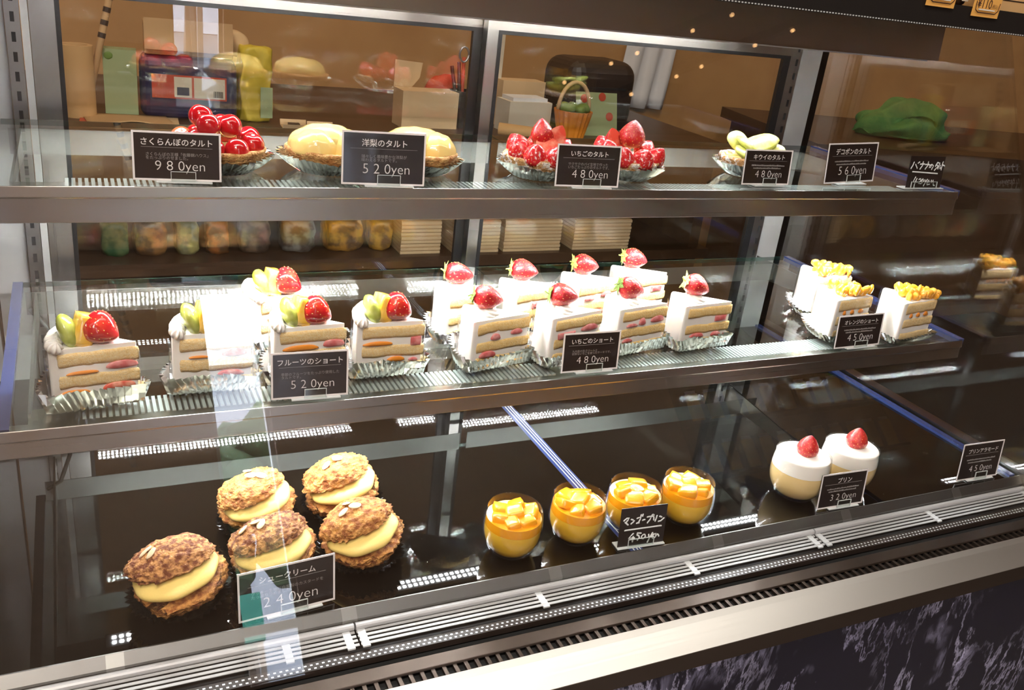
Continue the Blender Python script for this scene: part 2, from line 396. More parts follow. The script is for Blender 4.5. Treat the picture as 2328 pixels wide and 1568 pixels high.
# street outside the window
o = boxo('street', M['street'], None, -8, 14, -16, YF - 0.12, ZF - 0.06, ZF - 0.01); o['kind'] = 'structure'
bl = thing('house', 'pale house across the street seen as a reflection', 'building', (2.0, -13.5, ZF))
boxo('wall', M['bldg'], bl, -4, 4, -0.4, 0.4, 0, 7.0); rf = MB(); rf.prism([(-0.6, 7.0), (0.6, 7.0), (0, 7.6)], -4.2, 4.2); rf.build('roof', M['steel'], bl)
tr = thing('street_tree', 'leafy green tree in the street reflected in front glass', 'tree', (1.25, -8.5, ZF))
tk = MB(); tk.tube([(0, 0, 0), (0.05, 0, 1.4), (0, 0, 3.2)], 0.09, 8); tk.build('trunk', M['counter'], tr)
cr = MB()
for k in range(46):
    p = Vector((random.gauss(0, 0.5), random.gauss(0, 0.35), 3.45 + random.gauss(0, 0.36)))
    cr.ball(random.uniform(0.16, 0.36), 2, 0, Matrix.Translation(p))
for i, v in enumerate(cr.v): cr.v[i] = v + 0.12 * noise.noise_vector(v * 6)
cr.build('crown', M['tree'], tr)
aw = thing('shop_awning', 'teal awning across the street seen as a reflection', 'awning', (0.9, -7.4, ZF))
boxo('canopy', M['teal'], aw, -0.6, 0.35, -0.4, 0.1, 1.85, 2.25); boxo('post', M['steel'], aw, -0.55, -0.5, 0.0, 0.05, 0, 1.85); boxo('post', M['steel'], aw, 0.28, 0.33, 0.0, 0.05, 0, 1.85)
# ceiling lights of the shop
for i, (x0, x1, y0, y1, lab) in enumerate([(0.5, 2.75, -0.95, -0.55, 'wide flush ceiling light panel over the shop floor'),
                                           (0.30, 0.39, -1.55, -1.25, 'small flush ceiling light panel above the showcase front')]):
    t = thing('ceiling_light', lab, 'ceiling light', ((x0 + x1) / 2, (y0 + y1) / 2, ZC))
    hx, hy = (x1 - x0) / 2, (y1 - y0) / 2
    boxo('frame', M['white_al'], t, -hx - 0.02, hx + 0.02, -hy - 0.02, hy + 0.02, -0.02, 0)
    boxo('diffuser', M['panel'], t, -hx, hx, -hy, hy, -0.026, -0.0205)
# warm lamps on the ceiling: a spot over the work area and two rows of small bulbs
for i in range(3):
    t = thing('ceiling_downlight', ['warm downlight over the left of the back worktop', 'warm downlight over the middle of the back worktop', 'warm downlight over the right of the back worktop'][i], 'downlight', (0.25 + 0.85 * i, 1.02, ZC))
    d = MB(); d.lathe([(0.075, -0.03), (0.08, 0.0)], 24); d.build('housing', M['bronze'], t)
    d = MB(); d.lathe([(0.062, -0.034), (0.062, -0.031)], 24); d.build('bulb', M['warm'], t)
for i in range(7):
    t = thing('shop_downlight', 'round ceiling downlight in front of the showcase, ' + ['first', 'second', 'third', 'fourth', 'fifth', 'sixth', 'seventh'][i] + ' along the row', 'downlight', (-0.75 + 0.55 * i, -0.85, ZC))
    d = MB(); d.lathe([(0.058, -0.02), (0.062, 0.0)], 24); d.build('housing', M['bronze'], t)
    d = MB(); d.lathe([(0.045, -0.024), (0.045, -0.021)], 24); d.build('bulb', M['spot'], t)
for i, (x, y, lab) in enumerate([(-0.55, -1.75, 'added warm fill lamp on the ceiling at the left, nearest the showcase'), (-1.15, -2.35, 'added warm fill lamp on the ceiling at the left, farthest left'), (-0.6, -2.75, 'added warm fill lamp on the ceiling at the left, nearest the shop front')]):  # lamps added as front-left fill, placed clear of the glass reflections
    t = thing('fill_lamp', lab, 'fill lamp', (x, y, ZC))
    d = MB(); d.lathe([(0.085, -0.03), (0.09, 0.0)], 28); d.build('housing', M['bronze'], t)
    d = MB(); d.lathe([(0.072, -0.034), (0.072, -0.031)], 28); d.build('bulb', M['spot'], t)
for r_ in range(2):
    t = thing('lamp_track', ['black lamp track with small warm bulbs, nearer the showcase', 'black lamp track with small warm bulbs, farther from the showcase'][r_], 'lamp track', ((3.0, -1.55), (2.62, -1.50))[r_] + (ZC - 0.02,), R(38))
    boxo('rail', M['blackm'], t, -0.75, 0.75, -0.015, 0.015, -0.02, 0.02)
    for k in range(8):
        q = MB(); q.ball(0.009, 2, 0, Matrix.Translation((-0.7 + 0.19 * k + 0.04 * math.sin(k * 2.3), 0, -0.029))); q.build('bulb', M['bulb'], t, smooth=True)

# ---------------------------------------------------------------- the showcase
Z1, Z2, ZD, YB = 0.218, 0.0, -0.172, 0.478
XL, XR, XE = -0.03, 1.338, 1.366
XM = 0.669
Y1F, Y2F, YSB = 0.089, 0.0, 0.4207
case = thing('display_case', 'long stainless refrigerated cake showcase with slanted front glass and glass shelves', 'display case', (0, 0, ZF))
ZO = -ZF  # children are placed in world height
def cpart(o): o.parent = case; o.location.z += ZO; return o
def cbox(name, m, x0, x1, y0, y1, z0, z1, bevel=0.0): return cpart(boxo(name, m, None, x0, x1, y0, y1, z0, z1, bevel))
XA, XB = -0.6, 2.2
def led_strip(x0, x1, y, z, tilt, name='led_strip', m='led'):
    b = MB(); mt = Matrix.Translation((0, y, z)) @ Matrix.Rotation(tilt, 4, 'X')
    b.box(x0, x1, -0.011, 0.011, 0.0, 0.006, 0, mt)
    n = int((x1 - x0 - 0.01) / 0.008)
    for i in range(n):
        for ry in (-0.0045, 0.0045):
            cx = x0 + 0.009 + i * 0.008
            b.add([(cx - 0.002, ry - 0.002, -0.0004), (cx + 0.002, ry - 0.002, -0.0004), (cx + 0.002, ry + 0.002, -0.0004), (cx - 0.002, ry + 0.002, -0.0004)], [(0, 3, 2, 1)], 1, mt)
    return cpart(b.build(name, [M['white_al'], M[m]], None, recalc=False))
def shelf(z, yf, hbar, lab):
    th = 0.007
    for a, b_ in ((0.0, XM - 0.001), (XM + 0.001, XR)):
        g = cbox('shelf_glass', M['shelfglass'], a, b_, yf, YSB, z - th, z)
        b = MB(); b.box(a, b_, YSB, YSB + 0.0008, z - th, z); b.build('polished_edge', M['edgegreen'], g)
        cbox('rear_rail', M['rail'], a + 0.008, b_ - 0.004, 0.4025, 0.4035, z - th - 0.033, z - th - 0.0008)
    b = MB()
    b.prism([(yf - 0.002, z - 0.0), (yf - 0.004, z - 0.011), (yf - 0.001, z - 0.0125), (yf - 0.003, z - hbar), (yf - 0.0005, z - hbar), (yf - 0.0005, z - th - 0.0035), (yf + 0.026, z - th - 0.0035), (yf + 0.026, z - th - 0.001), (yf - 0.0005, z - th - 0.001), (yf - 0.0005, z)], 0.0 - 0.03, XR)
    o = cpart(b.build('shelf_front_bar', M['steel'], None, bevel=0.0008)); o['label'] = lab
    # ribbed lamp cover under the front edge of the glass
    for a, b_ in ((0.07, XM - 0.045), (XM + 0.04, XR - 0.075)):
        b = MB()
        for i in range(int((b_ - a) / 0.0062)):
            x = a + i * 0.0062; b.box(x, x + 0.0036, yf + 0.029, yf + 0.066, z - th - 0.006, z - th - 0.0015)
        b.box(a, b_, yf + 0.028, yf + 0.067, z - th - 0.0064, z - th - 0.006, 1)
        cpart(b.build('ribbed_lamp_cover', [M['white_al'], M['steel']], None))
    cbox('lamp_tray', M['steel'], 0.02, XR - 0.02, yf + 0.0265, yf + 0.068, z - th - 0.0095, z - th - 0.0065)
    for a, b_ in ((0.075, XM - 0.05), (XM + 0.045, XR - 0.09)):
        led_strip(a, b_, yf + (0.0135 if z == Z1 else 0.053), z - (0.0185 if z == Z1 else 0.0235), R(16) if z == Z1 else 0.0, m='led' if z == Z1 else 'ledlow')
    for x in ((0.0, XR) if z == Z2 else (XR,)):
        t = cbox('edge_trim', M['edgeblue'], x - 0.006, x + 0.006, yf + 0.001, YSB, z - th - 0.001, z + 0.0012); t['label'] = 'blue shelf edge'
    for x in (0.0212, 1.2989):
        bb = MB(); bb.prism([(YB - 0.02, z - 0.05), (YB - 0.02, z - 0.009), (yf + 0.05, z - 0.009), (yf + 0.05, z - 0.016)], x - 0.0015, x + 0.0015)
        cpart(bb.build('shelf_bracket', M['steelz'], None))
shelf(Z1, Y1F, 0.037, 'upper brushed steel shelf bar')
shelf(Z2, Y2F, 0.030, 'lower brushed steel shelf bar')
# deck of black glass in two halves
cbox('deck_glass', M['deck'], XL, XM - 0.009, -0.1415, YB + 0.03, ZD - 0.008, ZD)
cbox('deck_glass', M['deck'], XM + 0.009, XE, -0.1415, YB + 0.03, ZD - 0.008, ZD)
b = MB(); b.box(XM - 0.009, XM + 0.009, -0.1415, YB + 0.03, ZD - 0.008, ZD + 0.0002)
for q in (-0.004, 0.001, 0.005): b.box(XM + q, XM + q + 0.0012, -0.1415, YB + 0.03, ZD + 0.0002, ZD + 0.0005, 1)
cpart(b.build('deck_joint', [M['edgeblue'], M['acryle']], None))
cbox('deck_edge_strip', M['edgeblue'], XE - 0.016, XE - 0.004, -0.1415, YB, ZD, ZD + 0.004)
# front lip, air grille, glass channel, vent comb, sill, marble
b = MB(); b.prism([(-0.1415, ZD + 0.001), (-0.143, ZD + 0.001), (-0.1515, -0.1805), (-0.1515, -0.184), (-0.1415, -0.184)], XA, XB)
for x in (0.075, 0.30, 0.545, 0.78, 1.0, 1.22): b.prism([(-0.1428, ZD + 0.0012), (-0.1518, -0.1802), (-0.1518, -0.1842), (-0.142, ZD - 0.004)], x, x + 0.016, 1)
cpart(b.build('deck_front_lip', [M['lip'], M['rail']], None))
gx = [XA, 0.312, 0.945, XB]
for a, c in zip(gx[:-1], gx[1:]):
    g = MB()
    g.lathe([(0.0042, a + 0.001), (0.0042, c - 0.001)], 12, 0, Matrix.Translation((0, -0.1545, -0.1875)) @ Matrix.Rotation(R(90), 4, 'Y'))
    o = cpart(g.build('air_grille', M['louver'], None, smooth=False))
    s = MB()
    for k in range(4):
        y = -0.1585 - k * 0.0062
        s.prism([(y, -0.1900), (y - 0.0028, -0.1906), (y - 0.0028, -0.1914), (y, -0.1908)], a + 0.001, c - 0.001)
    s.build('slats', M['louver'], o)
    xs = []
    x = a + 0.006
    while x < c - 0.004: xs.append(x); x += 0.2085
    xs.append(c - 0.010)
    for x in xs: s = MB(); s.prism([(-0.1565, -0.1895), (-0.1825, -0.1905), (-0.1825, -0.1925), (-0.1565, -0.1912)], x - 0.004, x + 0.004); s.build('cross_bar', M['white_al'], o)
b = MB(); b.box(XA, XB, -0.186, -0.135, -0.207, -0.204); cpart(b.build('grille_pan', M['slot'], None))
b = MB(); b.box(XA, XB, -0.1955, -0.1835, -0.203, -0.1955)
n = int((XB - XA) / 0.006)
for i in range(n):
    for r_ in range(2):
        x = XA + i * 0.006 + 0.003 * r_
        b.add([(x, -0.1868 - r_ * 0.005, -0.1952), (x + 0.0026, -0.1868 - r_ * 0.005, -0.1952), (x + 0.0026, -0.1888 - r_ * 0.005, -0.1952), (x, -0.1888 - r_ * 0.005, -0.1952)], [(0, 3, 2, 1)], 1)
cpart(b.build('perforated_strip', [M['dark'], M['white_al']], None))
b = MB(); b.box(XA, XB, -0.2085, -0.1955, -0.212, -0.2045); cpart(b.build('glass_channel', M['slot'], None))
b = MB(); b.prism([(-0.2085, -0.1965), (-0.2255, -0.1965), (-0.2265, -0.199), (-0.2085, -0.206)], XA, XB); cpart(b.build('vent_rail', M['bronze'], None, bevel=0.0006))
b = MB(); b.box(XA, XB, -0.2395, -0.2255, -0.207, -0.203)
for i in range(int((XB - XA) / 0.012)):
    x = XA + i * 0.012; b.box(x, x + 0.0042, -0.2385, -0.2262, -0.203, -0.1985, 1)
cpart(b.build('vent_comb', [M['slot'], M['bronze']], None))
b = MB(); b.prism([(-0.2385, -0.1985), (-0.246, -0.2018), (-0.2735, -0.2168), (-0.2735, -0.2195), (-0.2385, -0.2195)], XA, XB)
o = cpart(b.build('front_sill', M['steelr'], None)); o['label'] = 'bright satin steel sill'
b = MB(); b.prism([(-0.2738, -0.2178), (-0.2775, -0.2365), (-0.2385, -0.2365), (-0.2385, -0.2198)], XA, XB)
cpart(b.build('sill_trim', M['bronze'], None))
o = cbox('marble_panel', M['marble'], XA, XB, -0.268, -0.23, ZF + 0.0, -0.237); o['label'] = 'dark marble front with pale veins'
cbox('case_body', M['blackm'], XA, XB, -0.2295, YB + 0.06, ZF + 0.001, -0.2125)
# slanted front glass (bottom in the channel, top under the roof slab)
gy0, gz0, gy1, gz1 = -0.2, -0.206, 0.107, 0.4535
b = MB(); d = Vector((0, gz1 - gz0, -(gy1 - gy0))).normalized() * 0.005
b.prism([(gy0, gz0), (gy1, gz1), (gy1 + d.y, gz1 + 0.0), (gy0 + d.y, gz0)], XA, XE)
cpart(b.build('front_glass', M['glass'], None))
# header, roof
b = MB(); b.prism([(0.219, 0.401), (0.2232, 0.4535), (0.50, 0.4535), (0.50, 0.422), (0.232, 0.416), (0.232, 0.401)], XA, XE)
o = cpart(b.build('header_rail', M['header'], None, bevel=0.0006)); o['label'] = 'brushed steel header along the top'
cbox('header_lip', M['white_al'], XA, XR, 0.2165, 0.2188, 0.3995, 0.4015)
led_strip(0.075, XM - 0.05, 0.234, 0.406, R(6)); led_strip(XM + 0.045, XR - 0.09, 0.234, 0.406, R(6))
b = MB(); b.box(XA, XB, 0.0925, 0.55, 0.4545, 0.486)
for i in range(330): b.box(XA + 0.9 + i * 0.0052, XA + 0.9 + i * 0.0052 + 0.0024, 0.0918, 0.093, 0.4553, 0.4568, 1)
cpart(b.build('roof_slab', [M['blackm'], M['white_al']], None))
# back doors
def door(x0, x1, name, y, lst, rst):
    f = MB()
    f.box(x0, x1, y, y + 0.018, 0.372, 0.418); f.box(x0, x1, y, y + 0.018, ZD - 0.004, ZD + 0.022)
    f.box(x0, x0 + lst, y, y + 0.018, ZD + 0.022, 0.372); f.box(x1 - rst, x1, y, y + 0.018, ZD + 0.022, 0.372)
    f.m[0:12] = [1] * 12
    o = cpart(f.build('sliding_door', [M['steelz'], M['steel']], None))
    g = MB(); g.box(x0 + lst, x1 - rst, y + 0.007, y + 0.012, ZD + 0.02, 0.374); g.build('door_pane', M['doorglass'], o)
    k = MB(); t = 0.006
    X0, X1, Z0, Z1_ = x0 + lst, x1 - rst, ZD + 0.022, 0.372
    k.box(X0, X1, y - 0.001, y + 0.007, Z1_ - t, Z1_); k.box(X0, X0 + t, y - 0.001, y + 0.007, Z0, Z1_ - t); k.box(X1 - 2.6 * t, X1, y - 0.001, y + 0.007, Z0, Z1_ - t); k.box(X0, X1, y - 0.001, y + 0.007, Z0, Z0 + t)
    k.build('gasket', M['black'], o)
    return o
door(0.040, 0.672, 'left', YB + 0.004, 0.030, 0.004)
door(0.668, 1.285, 'right', YB - 0.016, 0.019, 0.012)
for x, name in ((0.0212, 'l'), (1.2989, 'r')):
    b = MB(); b.box(x - 0.0085, x + 0.0085, YB - 0.006, YB + 0.006, ZD, 0.42)
    for i in range(24):
        z = ZD + 0.012 + i * 0.0245
        b.box(x - 0.0024, x + 0.0024, YB - 0.0066, YB - 0.0058, z, z + 0.012, 1)
    cpart(b.build('shelf_standard', [M['steelz'], M['slot']], None))
cbox('side_post', M['post'], 0.0305, 0.0392, YB + 0.001, YB + 0.03, ZD, 0.42); cbox('side_post', M['post'], -0.028, 0.0118, YB + 0.002, YB + 0.03, ZD, 0.42); cbox('side_post', M['post'], 1.3085, 1.358, YB - 0.004, YB + 0.03, ZD, 0.42)
cbox('end_panel', M['steeld'], XL - 0.012, XL, -0.138, YB + 0.03, ZD, 0.4535)
eg = MB(); eg.add([(0, -0.19, -0.186), (0, YB + 0.02, -0.186), (0, YB + 0.02, 0.453), (0, 0.105, 0.453)], [(0, 1, 2, 3)]); eg.add([(0.006, -0.19, -0.186), (0.006, YB + 0.02, -0.186), (0.006, YB + 0.02, 0.453), (0.006, 0.105, 0.453)], [(3, 2, 1, 0)])
eg.f += [(0, 4, 5, 1), (1, 5, 6, 2), (2, 6, 7, 3), (3, 7, 4, 0)]; eg.m += [0, 0, 0, 0]
o = cpart(eg.build('end_glass', M['doorglass'], None)); o.location.x = XE
cbox('end_frame', M['black'], XE + 0.0005, XE + 0.032, YB + 0.021, YB + 0.05, ZD, 0.4535)
cbox('end_frame', M['steel'], XE + 0.0065, XE + 0.03, -0.18, YB + 0.02, ZD - 0.012, ZD + 0.006)
cbl = MB(); cbl.tube([(0.012, 0.40, -0.03), (0.03, 0.385, -0.05), (0.045, 0.39, -0.09), (0.04, 0.40, -0.13), (0.02, 0.42, -0.165)], 0.003, 8)
cpart(cbl.build('lamp_cable', M['black'], None, smooth=True))

# ---------------------------------------------------------------- pastry building blocks
def berry_mesh(L, Rm, seg=24, rings=18):
    """strawberry along +z, tip up, base at z=0"""
    b = MB(); prof = []
    for i in range(rings + 1):
        t = i / rings
        r = Rm * ((0.50 + 0.50 * math.sin(PI / 2 * t / 0.36) ** 0.8) if 0 < t < 0.36 else (0.30 if t == 0 else 1)) * (1 if t < 0.36 else max(0.0, 1 - ((t - 0.36) / 0.64) ** 1.6) ** 0.74)
        prof.append((max(r, 0.0004), t * L))
    def fr(a, i): return 1 + 0.04 * math.sin(3 * a + 0.7) + 0.02 * math.sin(5 * a)
    b.lathe(prof, seg, 0, None, True, fr)
    for i in range(1, 8):
        t = 0.10 + 0.78 * (i - 0.5) / 7; z = t * L
        k0 = min(range(len(prof)), key=lambda q: abs(prof[q][1] - z)); rr = prof[k0][0]
        n = max(4, int(rr / Rm * 12))
        for k in range(n):
            a = 2 * PI * (k + 0.5 * (i % 2)) / n; q = rr * fr(a, 0) * 0.995
            mt = Matrix.Translation((q * math.cos(a), q * math.sin(a), z)) @ Matrix.Rotation(a, 4, 'Z') @ Matrix.Diagonal((0.0005, 0.00055, 0.0009, 1))
            b.ball(1, 1, 1, mt)
    return b
def calyx_mesh(Rm, n=9, seed=0):
    rnd = random.Random(seed); b = MB()
    for k in range(n):
        a = 2 * PI * k / n + rnd.uniform(-0.2, 0.2); l = Rm * rnd.uniform(0.75, 1.15); w_ = Rm * 0.24; lift = rnd.uniform(-0.5, 0.3)
        pts = [(0.12 * Rm, 0.0), (0.5, w_), (1.0, 0.0)]
        c, s = math.cos(a), math.sin(a)
        def P(u, v, z): return (u * c - v * s, u * s + v * c, z)
        b.add([P(0.1 * l, -w_ * 0.5, -0.001), P(0.55 * l, -w_, -0.0006 + lift * 0.1 * l), P(l, 0, lift * 0.5 * l), P(0.55 * l, w_, -0.0006 + lift * 0.1 * l), P(0.1 * l, w_ * 0.5, -0.001), P(0.55 * l, 0, -0.0018 + lift * 0.1 * l)],
              [(0, 1, 5), (1, 2, 5), (2, 3, 5), (3, 4, 5), (4, 0, 5)])
    b.tube([(0, 0, 0), (0.001, 0, -0.004), (0.003, 0.001, -0.007)], 0.0009, 6)
    return b
def add_berry(parent, loc, direction, L, Rm, mat='berry', leaf=None, seed=0, name='strawberry', half=False):
    b = berry_mesh(L, Rm)
    d = Vector(direction).normalized()
    mt = Matrix.Translation(Vector(loc)) @ d.to_track_quat('Z', 'Y').to_matrix().to_4x4() @ Matrix.Rotation(seed * 1.7, 4, 'Z')
    o = b.build(name, [M[mat], M['seed']], parent, smooth=True)
    if half:
        bm = bmesh.new(); bm.from_mesh(o.data)
        g = bmesh.ops.bisect_plane(bm, geom=bm.verts[:] + bm.edges[:] + bm.faces[:], plane_co=(0, 0, 0), plane_no=(1, 0, 0), clear_outer=True)
        ed = [e for e in g['geom_cut'] if isinstance(e, bmesh.types.BMEdge)]
        r_ = bmesh.ops.holes_fill(bm, edges=ed)
        for f in r_['faces']: f.material_index = 2; f.smooth = False
        bm.to_mesh(o.data); bm.free(); o.data.materials.append(M['berrycut'])
    o.data.transform(mt)
    if leaf:
        c = calyx_mesh(Rm * 0.95, 9, seed).build('calyx', M[leaf], o); c.data.transform(mt @ Matrix.Translation((0, 0, 0.0004)))
    return o
def lump(parent, name, m, loc, scale, rot=(0, 0, 0), amp=0.0, freq=1.0, sub=3, seed=0, smooth=True):
    b = MB(); b.ball(1, sub)
    sv = Vector((seed * 3.1, seed * 1.7, seed * 0.9))
    for i, v in enumerate(b.v): b.v[i] = v * (1 + amp * noise.noise(v * freq + sv))
    o = b.build(name, M[m], parent, smooth=smooth)
    o.data.transform(Matrix.Translation(loc) @ (Matrix.Rotation(rot[2], 4, 'Z') @ Matrix.Rotation(rot[1], 4, 'Y') @ Matrix.Rotation(rot[0], 4, 'X')) @ Matrix.Diagonal((*scale, 1)))
    return o
def chunk(parent, name, m, loc, size, rot, seed=0, bev=0.28):
    """a cut fruit cube: rounded, slightly irregular box"""
    b = MB(); n = 5; rnd = random.Random(seed)
    bm = bmesh.new(); bmesh.ops.create_cube(bm, size=2.0)
    bmesh.ops.subdivide_edges(bm, edges=bm.edges[:], cuts=4, use_grid_fill=True)
    for v in bm.verts:
        p = v.co.copy(); q = p.normalized() * 1.2
        v.co = p.lerp(q, bev) + 0.06 * noise.noise_vector(p * 1.3 + Vector((seed, seed * 2, 0)))
    bm.verts.index_update()
    b.add([v.co.copy() for v in bm.verts], [[v.index for v in f.verts] for f in bm.faces]); bm.free()
    o = b.build(name, M[m], parent, smooth=True)
    o.data.transform(Matrix.Translation(loc) @ (Matrix.Rotation(rot[2], 4, 'Z') @ Matrix.Rotation(rot[1], 4, 'Y') @ Matrix.Rotation(rot[0], 4, 'X')) @ Matrix.Diagonal((*[s / 2 for s in size], 1)))
    return o
def wedge_poly(Rr, a, e=0.0, inset=0.0, n=16):
    """slice with its tip at the origin pointing +x; the front cut face lies on the -y side.  e pushes the cut faces out, inset pulls the arc in"""
    tip = (e / math.sin(a / 2), 0.0) if e else (0.0, 0.0)
    r2 = Rr - inset; ha = a / 2 + math.asin(max(-1, min(1, e / r2)))
    pts = [tip]
    for k in range(n + 1):
        f = ha - 2 * ha * k / n
        pts.append((-r2 * math.cos(f), r2 * math.sin(f)))
    return pts
def rounded_outline(poly, d, n):
    pts = []
    m = len(poly)
    area = sum(poly[i][0] * poly[(i + 1) % m][1] - poly[(i + 1) % m][0] * poly[i][1] for i in range(m))
    P = poly if area > 0 else poly[::-1]
    for i in range(m):
        p0, p1, p2 = Vector(P[i - 1]), Vector(P[i]), Vector(P[(i + 1) % m])
        a0 = math.atan2(*(p1 - p0).yx) - PI / 2; a1 = math.atan2(*(p2 - p1).yx) - PI / 2
        while a1 < a0 - 1e-6: a1 += 2 * PI
        k = max(1, int((a1 - a0) / 0.25))
        for j in range(k + 1):
            t = a0 + (a1 - a0) * j / k; pts.append(p1 + d * Vector((math.cos(t), math.sin(t))))
    L = [0.0]
    for i in range(len(pts)): L.append(L[-1] + (pts[(i + 1) % len(pts)] - pts[i]).length)
    tot = L[-1]; out = []; j = 0
    for k in range(n):
        s = tot * k / n
        while L[j + 1] < s: j += 1
        q = pts[j].lerp(pts[(j + 1) % len(pts)], (s - L[j]) / max(1e-9, L[j + 1] - L[j])); out.append(q)
    return out
def foil_tray(poly, parent, h=0.018, flare=0.013, n=116, seed=0, name='foil_tray', mat='foil', zig=0.0016, gap=0.002):
    rnd = random.Random(seed); b = MB()
    base = rounded_outline(poly, gap, n)
    cx = sum(p.x for p in base) / n; cy = sum(p.y for p in base) / n
    rings = []
    levels = [(0.0, 0.0008, 0.3), (0.003, 0.001, 0.7), (flare * 0.55, h * 0.45, 1.0), (flare, h, 1.25)]
    for li, (off, z, zz) in enumerate(levels):
        ring = []
        ol = rounded_outline(poly, gap + off, n)
        for k, p in enumerate(ol):
            q = Vector((p.x - cx, p.y - cy)).normalized()
            lowf = noise.noise(Vector((math.cos(2 * PI * k / n) * 1.6 + seed, math.sin(2 * PI * k / n) * 1.6, 0)))
            zc = z * (1 + (0.55 if mat == 'blackcup' else 0.28) * lowf * (li / 3)) + (0.0010 * (rnd.random() - 0.5) if li == 3 else 0)
            oo = zig * zz * (1 if k % 2 else -1) + (lowf * 0.003 * li / 3)
            ring.append((p.x + q.x * oo, p.y + q.y * oo, zc))
        rings.append(ring)
    vs = [p for r_ in rings for p in r_]; fs = []
    for i in range(len(rings) - 1):
        for k in range(n): fs.append((i * n + k, i * n + (k + 1) % n, (i + 1) * n + (k + 1) % n, (i + 1) * n + k))
    fs.append(tuple(range(n))[::-1])
    b.add(vs, fs)
    return b.build(name, M[mat], parent, recalc=False)
def film_wrap(poly, parent, h, seed=0, lo=0.004):
    """clear film standing round the slice, a little wrinkled, open at one cut face corner"""
    n = 90; ol = rounded_outline(poly, 0.0022, n); b = MB(); rows = 7; vs = []; fs = []
    for r_ in range(rows):
        z = lo + (h - lo) * r_ / (rows - 1)
        for k, p in enumerate(ol):
            w_ = 0.0011 * noise.noise(Vector((p.x * 60 + seed * 5, p.y * 60, z * 70))) + 0.0006 * noise.noise(Vector((p.x * 200, p.y * 200 + seed, z * 160)))
            d = Vector(p).normalized() if Vector(p).length > 1e-6 else Vector((1, 0))
            c = Vector((p.x + 0.045, p.y)).normalized()
            vs.append((p.x + c.x * (w_ + 0.0008), p.y + c.y * (w_ + 0.0008), z + (0.004 * noise.noise(Vector((p.x * 30 + seed, p.y * 30, 3))) if r_ == rows - 1 else 0)))
    for r_ in range(rows - 1):
        for k in range(n - 3): fs.append((r_ * n + k, r_ * n + k + 1, (r_ + 1) * n + k + 1, (r_ + 1) * n + k))
    b.add(vs, fs)
    return b.build('film_wrap', M['film'], parent, smooth=True, recalc=False)
def swirl(parent, loc, r, h, ridges=7, name='cream_rosette', turns=2.4):
    b = MB(); prof = []
    for i in range(15):
        t = i / 14; prof.append((max(0.0004, r * (1 - t ** 1.6) ** 0.55 * (1 if t > 0.08 else 0.85 + t * 1.9)), h * t))
    def fr(a, i): return 1 + 0.12 * math.cos(ridges * (a + turns * i / 14))
    b.lathe(prof, 56, 0, None, True, fr)
    o = b.build(name, M['cream'], parent, smooth=True); o.data.transform(Matrix.Translation(loc)); return o
def fruit_face(parent, mat, Rr, a, u, z, w_, h, front=True, shape='half', seed=0):
    """a piece of fruit showing in the front cut face: u metres from the tip along the face"""
    ang = -a / 2
    d = Vector((-math.cos(a / 2), -math.sin(a / 2)))      # from tip outwards along the front face
    nrm = Vector((math.sin(a / 2), -math.cos(a / 2)))      # outwards normal of the front face
    p = d * u
    b = MB(); n = 22; pts = []
    for k in range(n):
        t = 2 * PI * k / n; c, s = math.cos(t), math.sin(t)
        if shape == 'half' and s < 0: s *= 0.35
        wob = 1 + 0.10 * noise.noise(Vector((c * 1.5 + seed * 3, s * 1.5, seed)))
        if shape == 'box': c = max(-0.8, min(0.8, c * 1.25)); s = max(-0.8, min(0.8, s * 1.25))
        pts.append((c * w_ / 2 * wob, s * h / 2 * wob))
    vs = []
    for dep, kk in ((-0.004, 1.0), (0.0003, 1.0), (0.0012, 0.85)):
        for (x, zz) in pts: q = p + d * (x * kk) + nrm * (dep + 0.0009); vs.append((q.x, q.y, z + zz * kk))
    fs = [(r_ * n + k, r_ * n + (k + 1) % n, (r_ + 1) * n + (k + 1) % n, (r_ + 1) * n + k) for r_ in range(2) for k in range(n)] + [tuple(2 * n + k for k in range(n))]
    b.add(vs, fs)
    return b.build('fruit_slice', M[mat], parent, smooth=True)
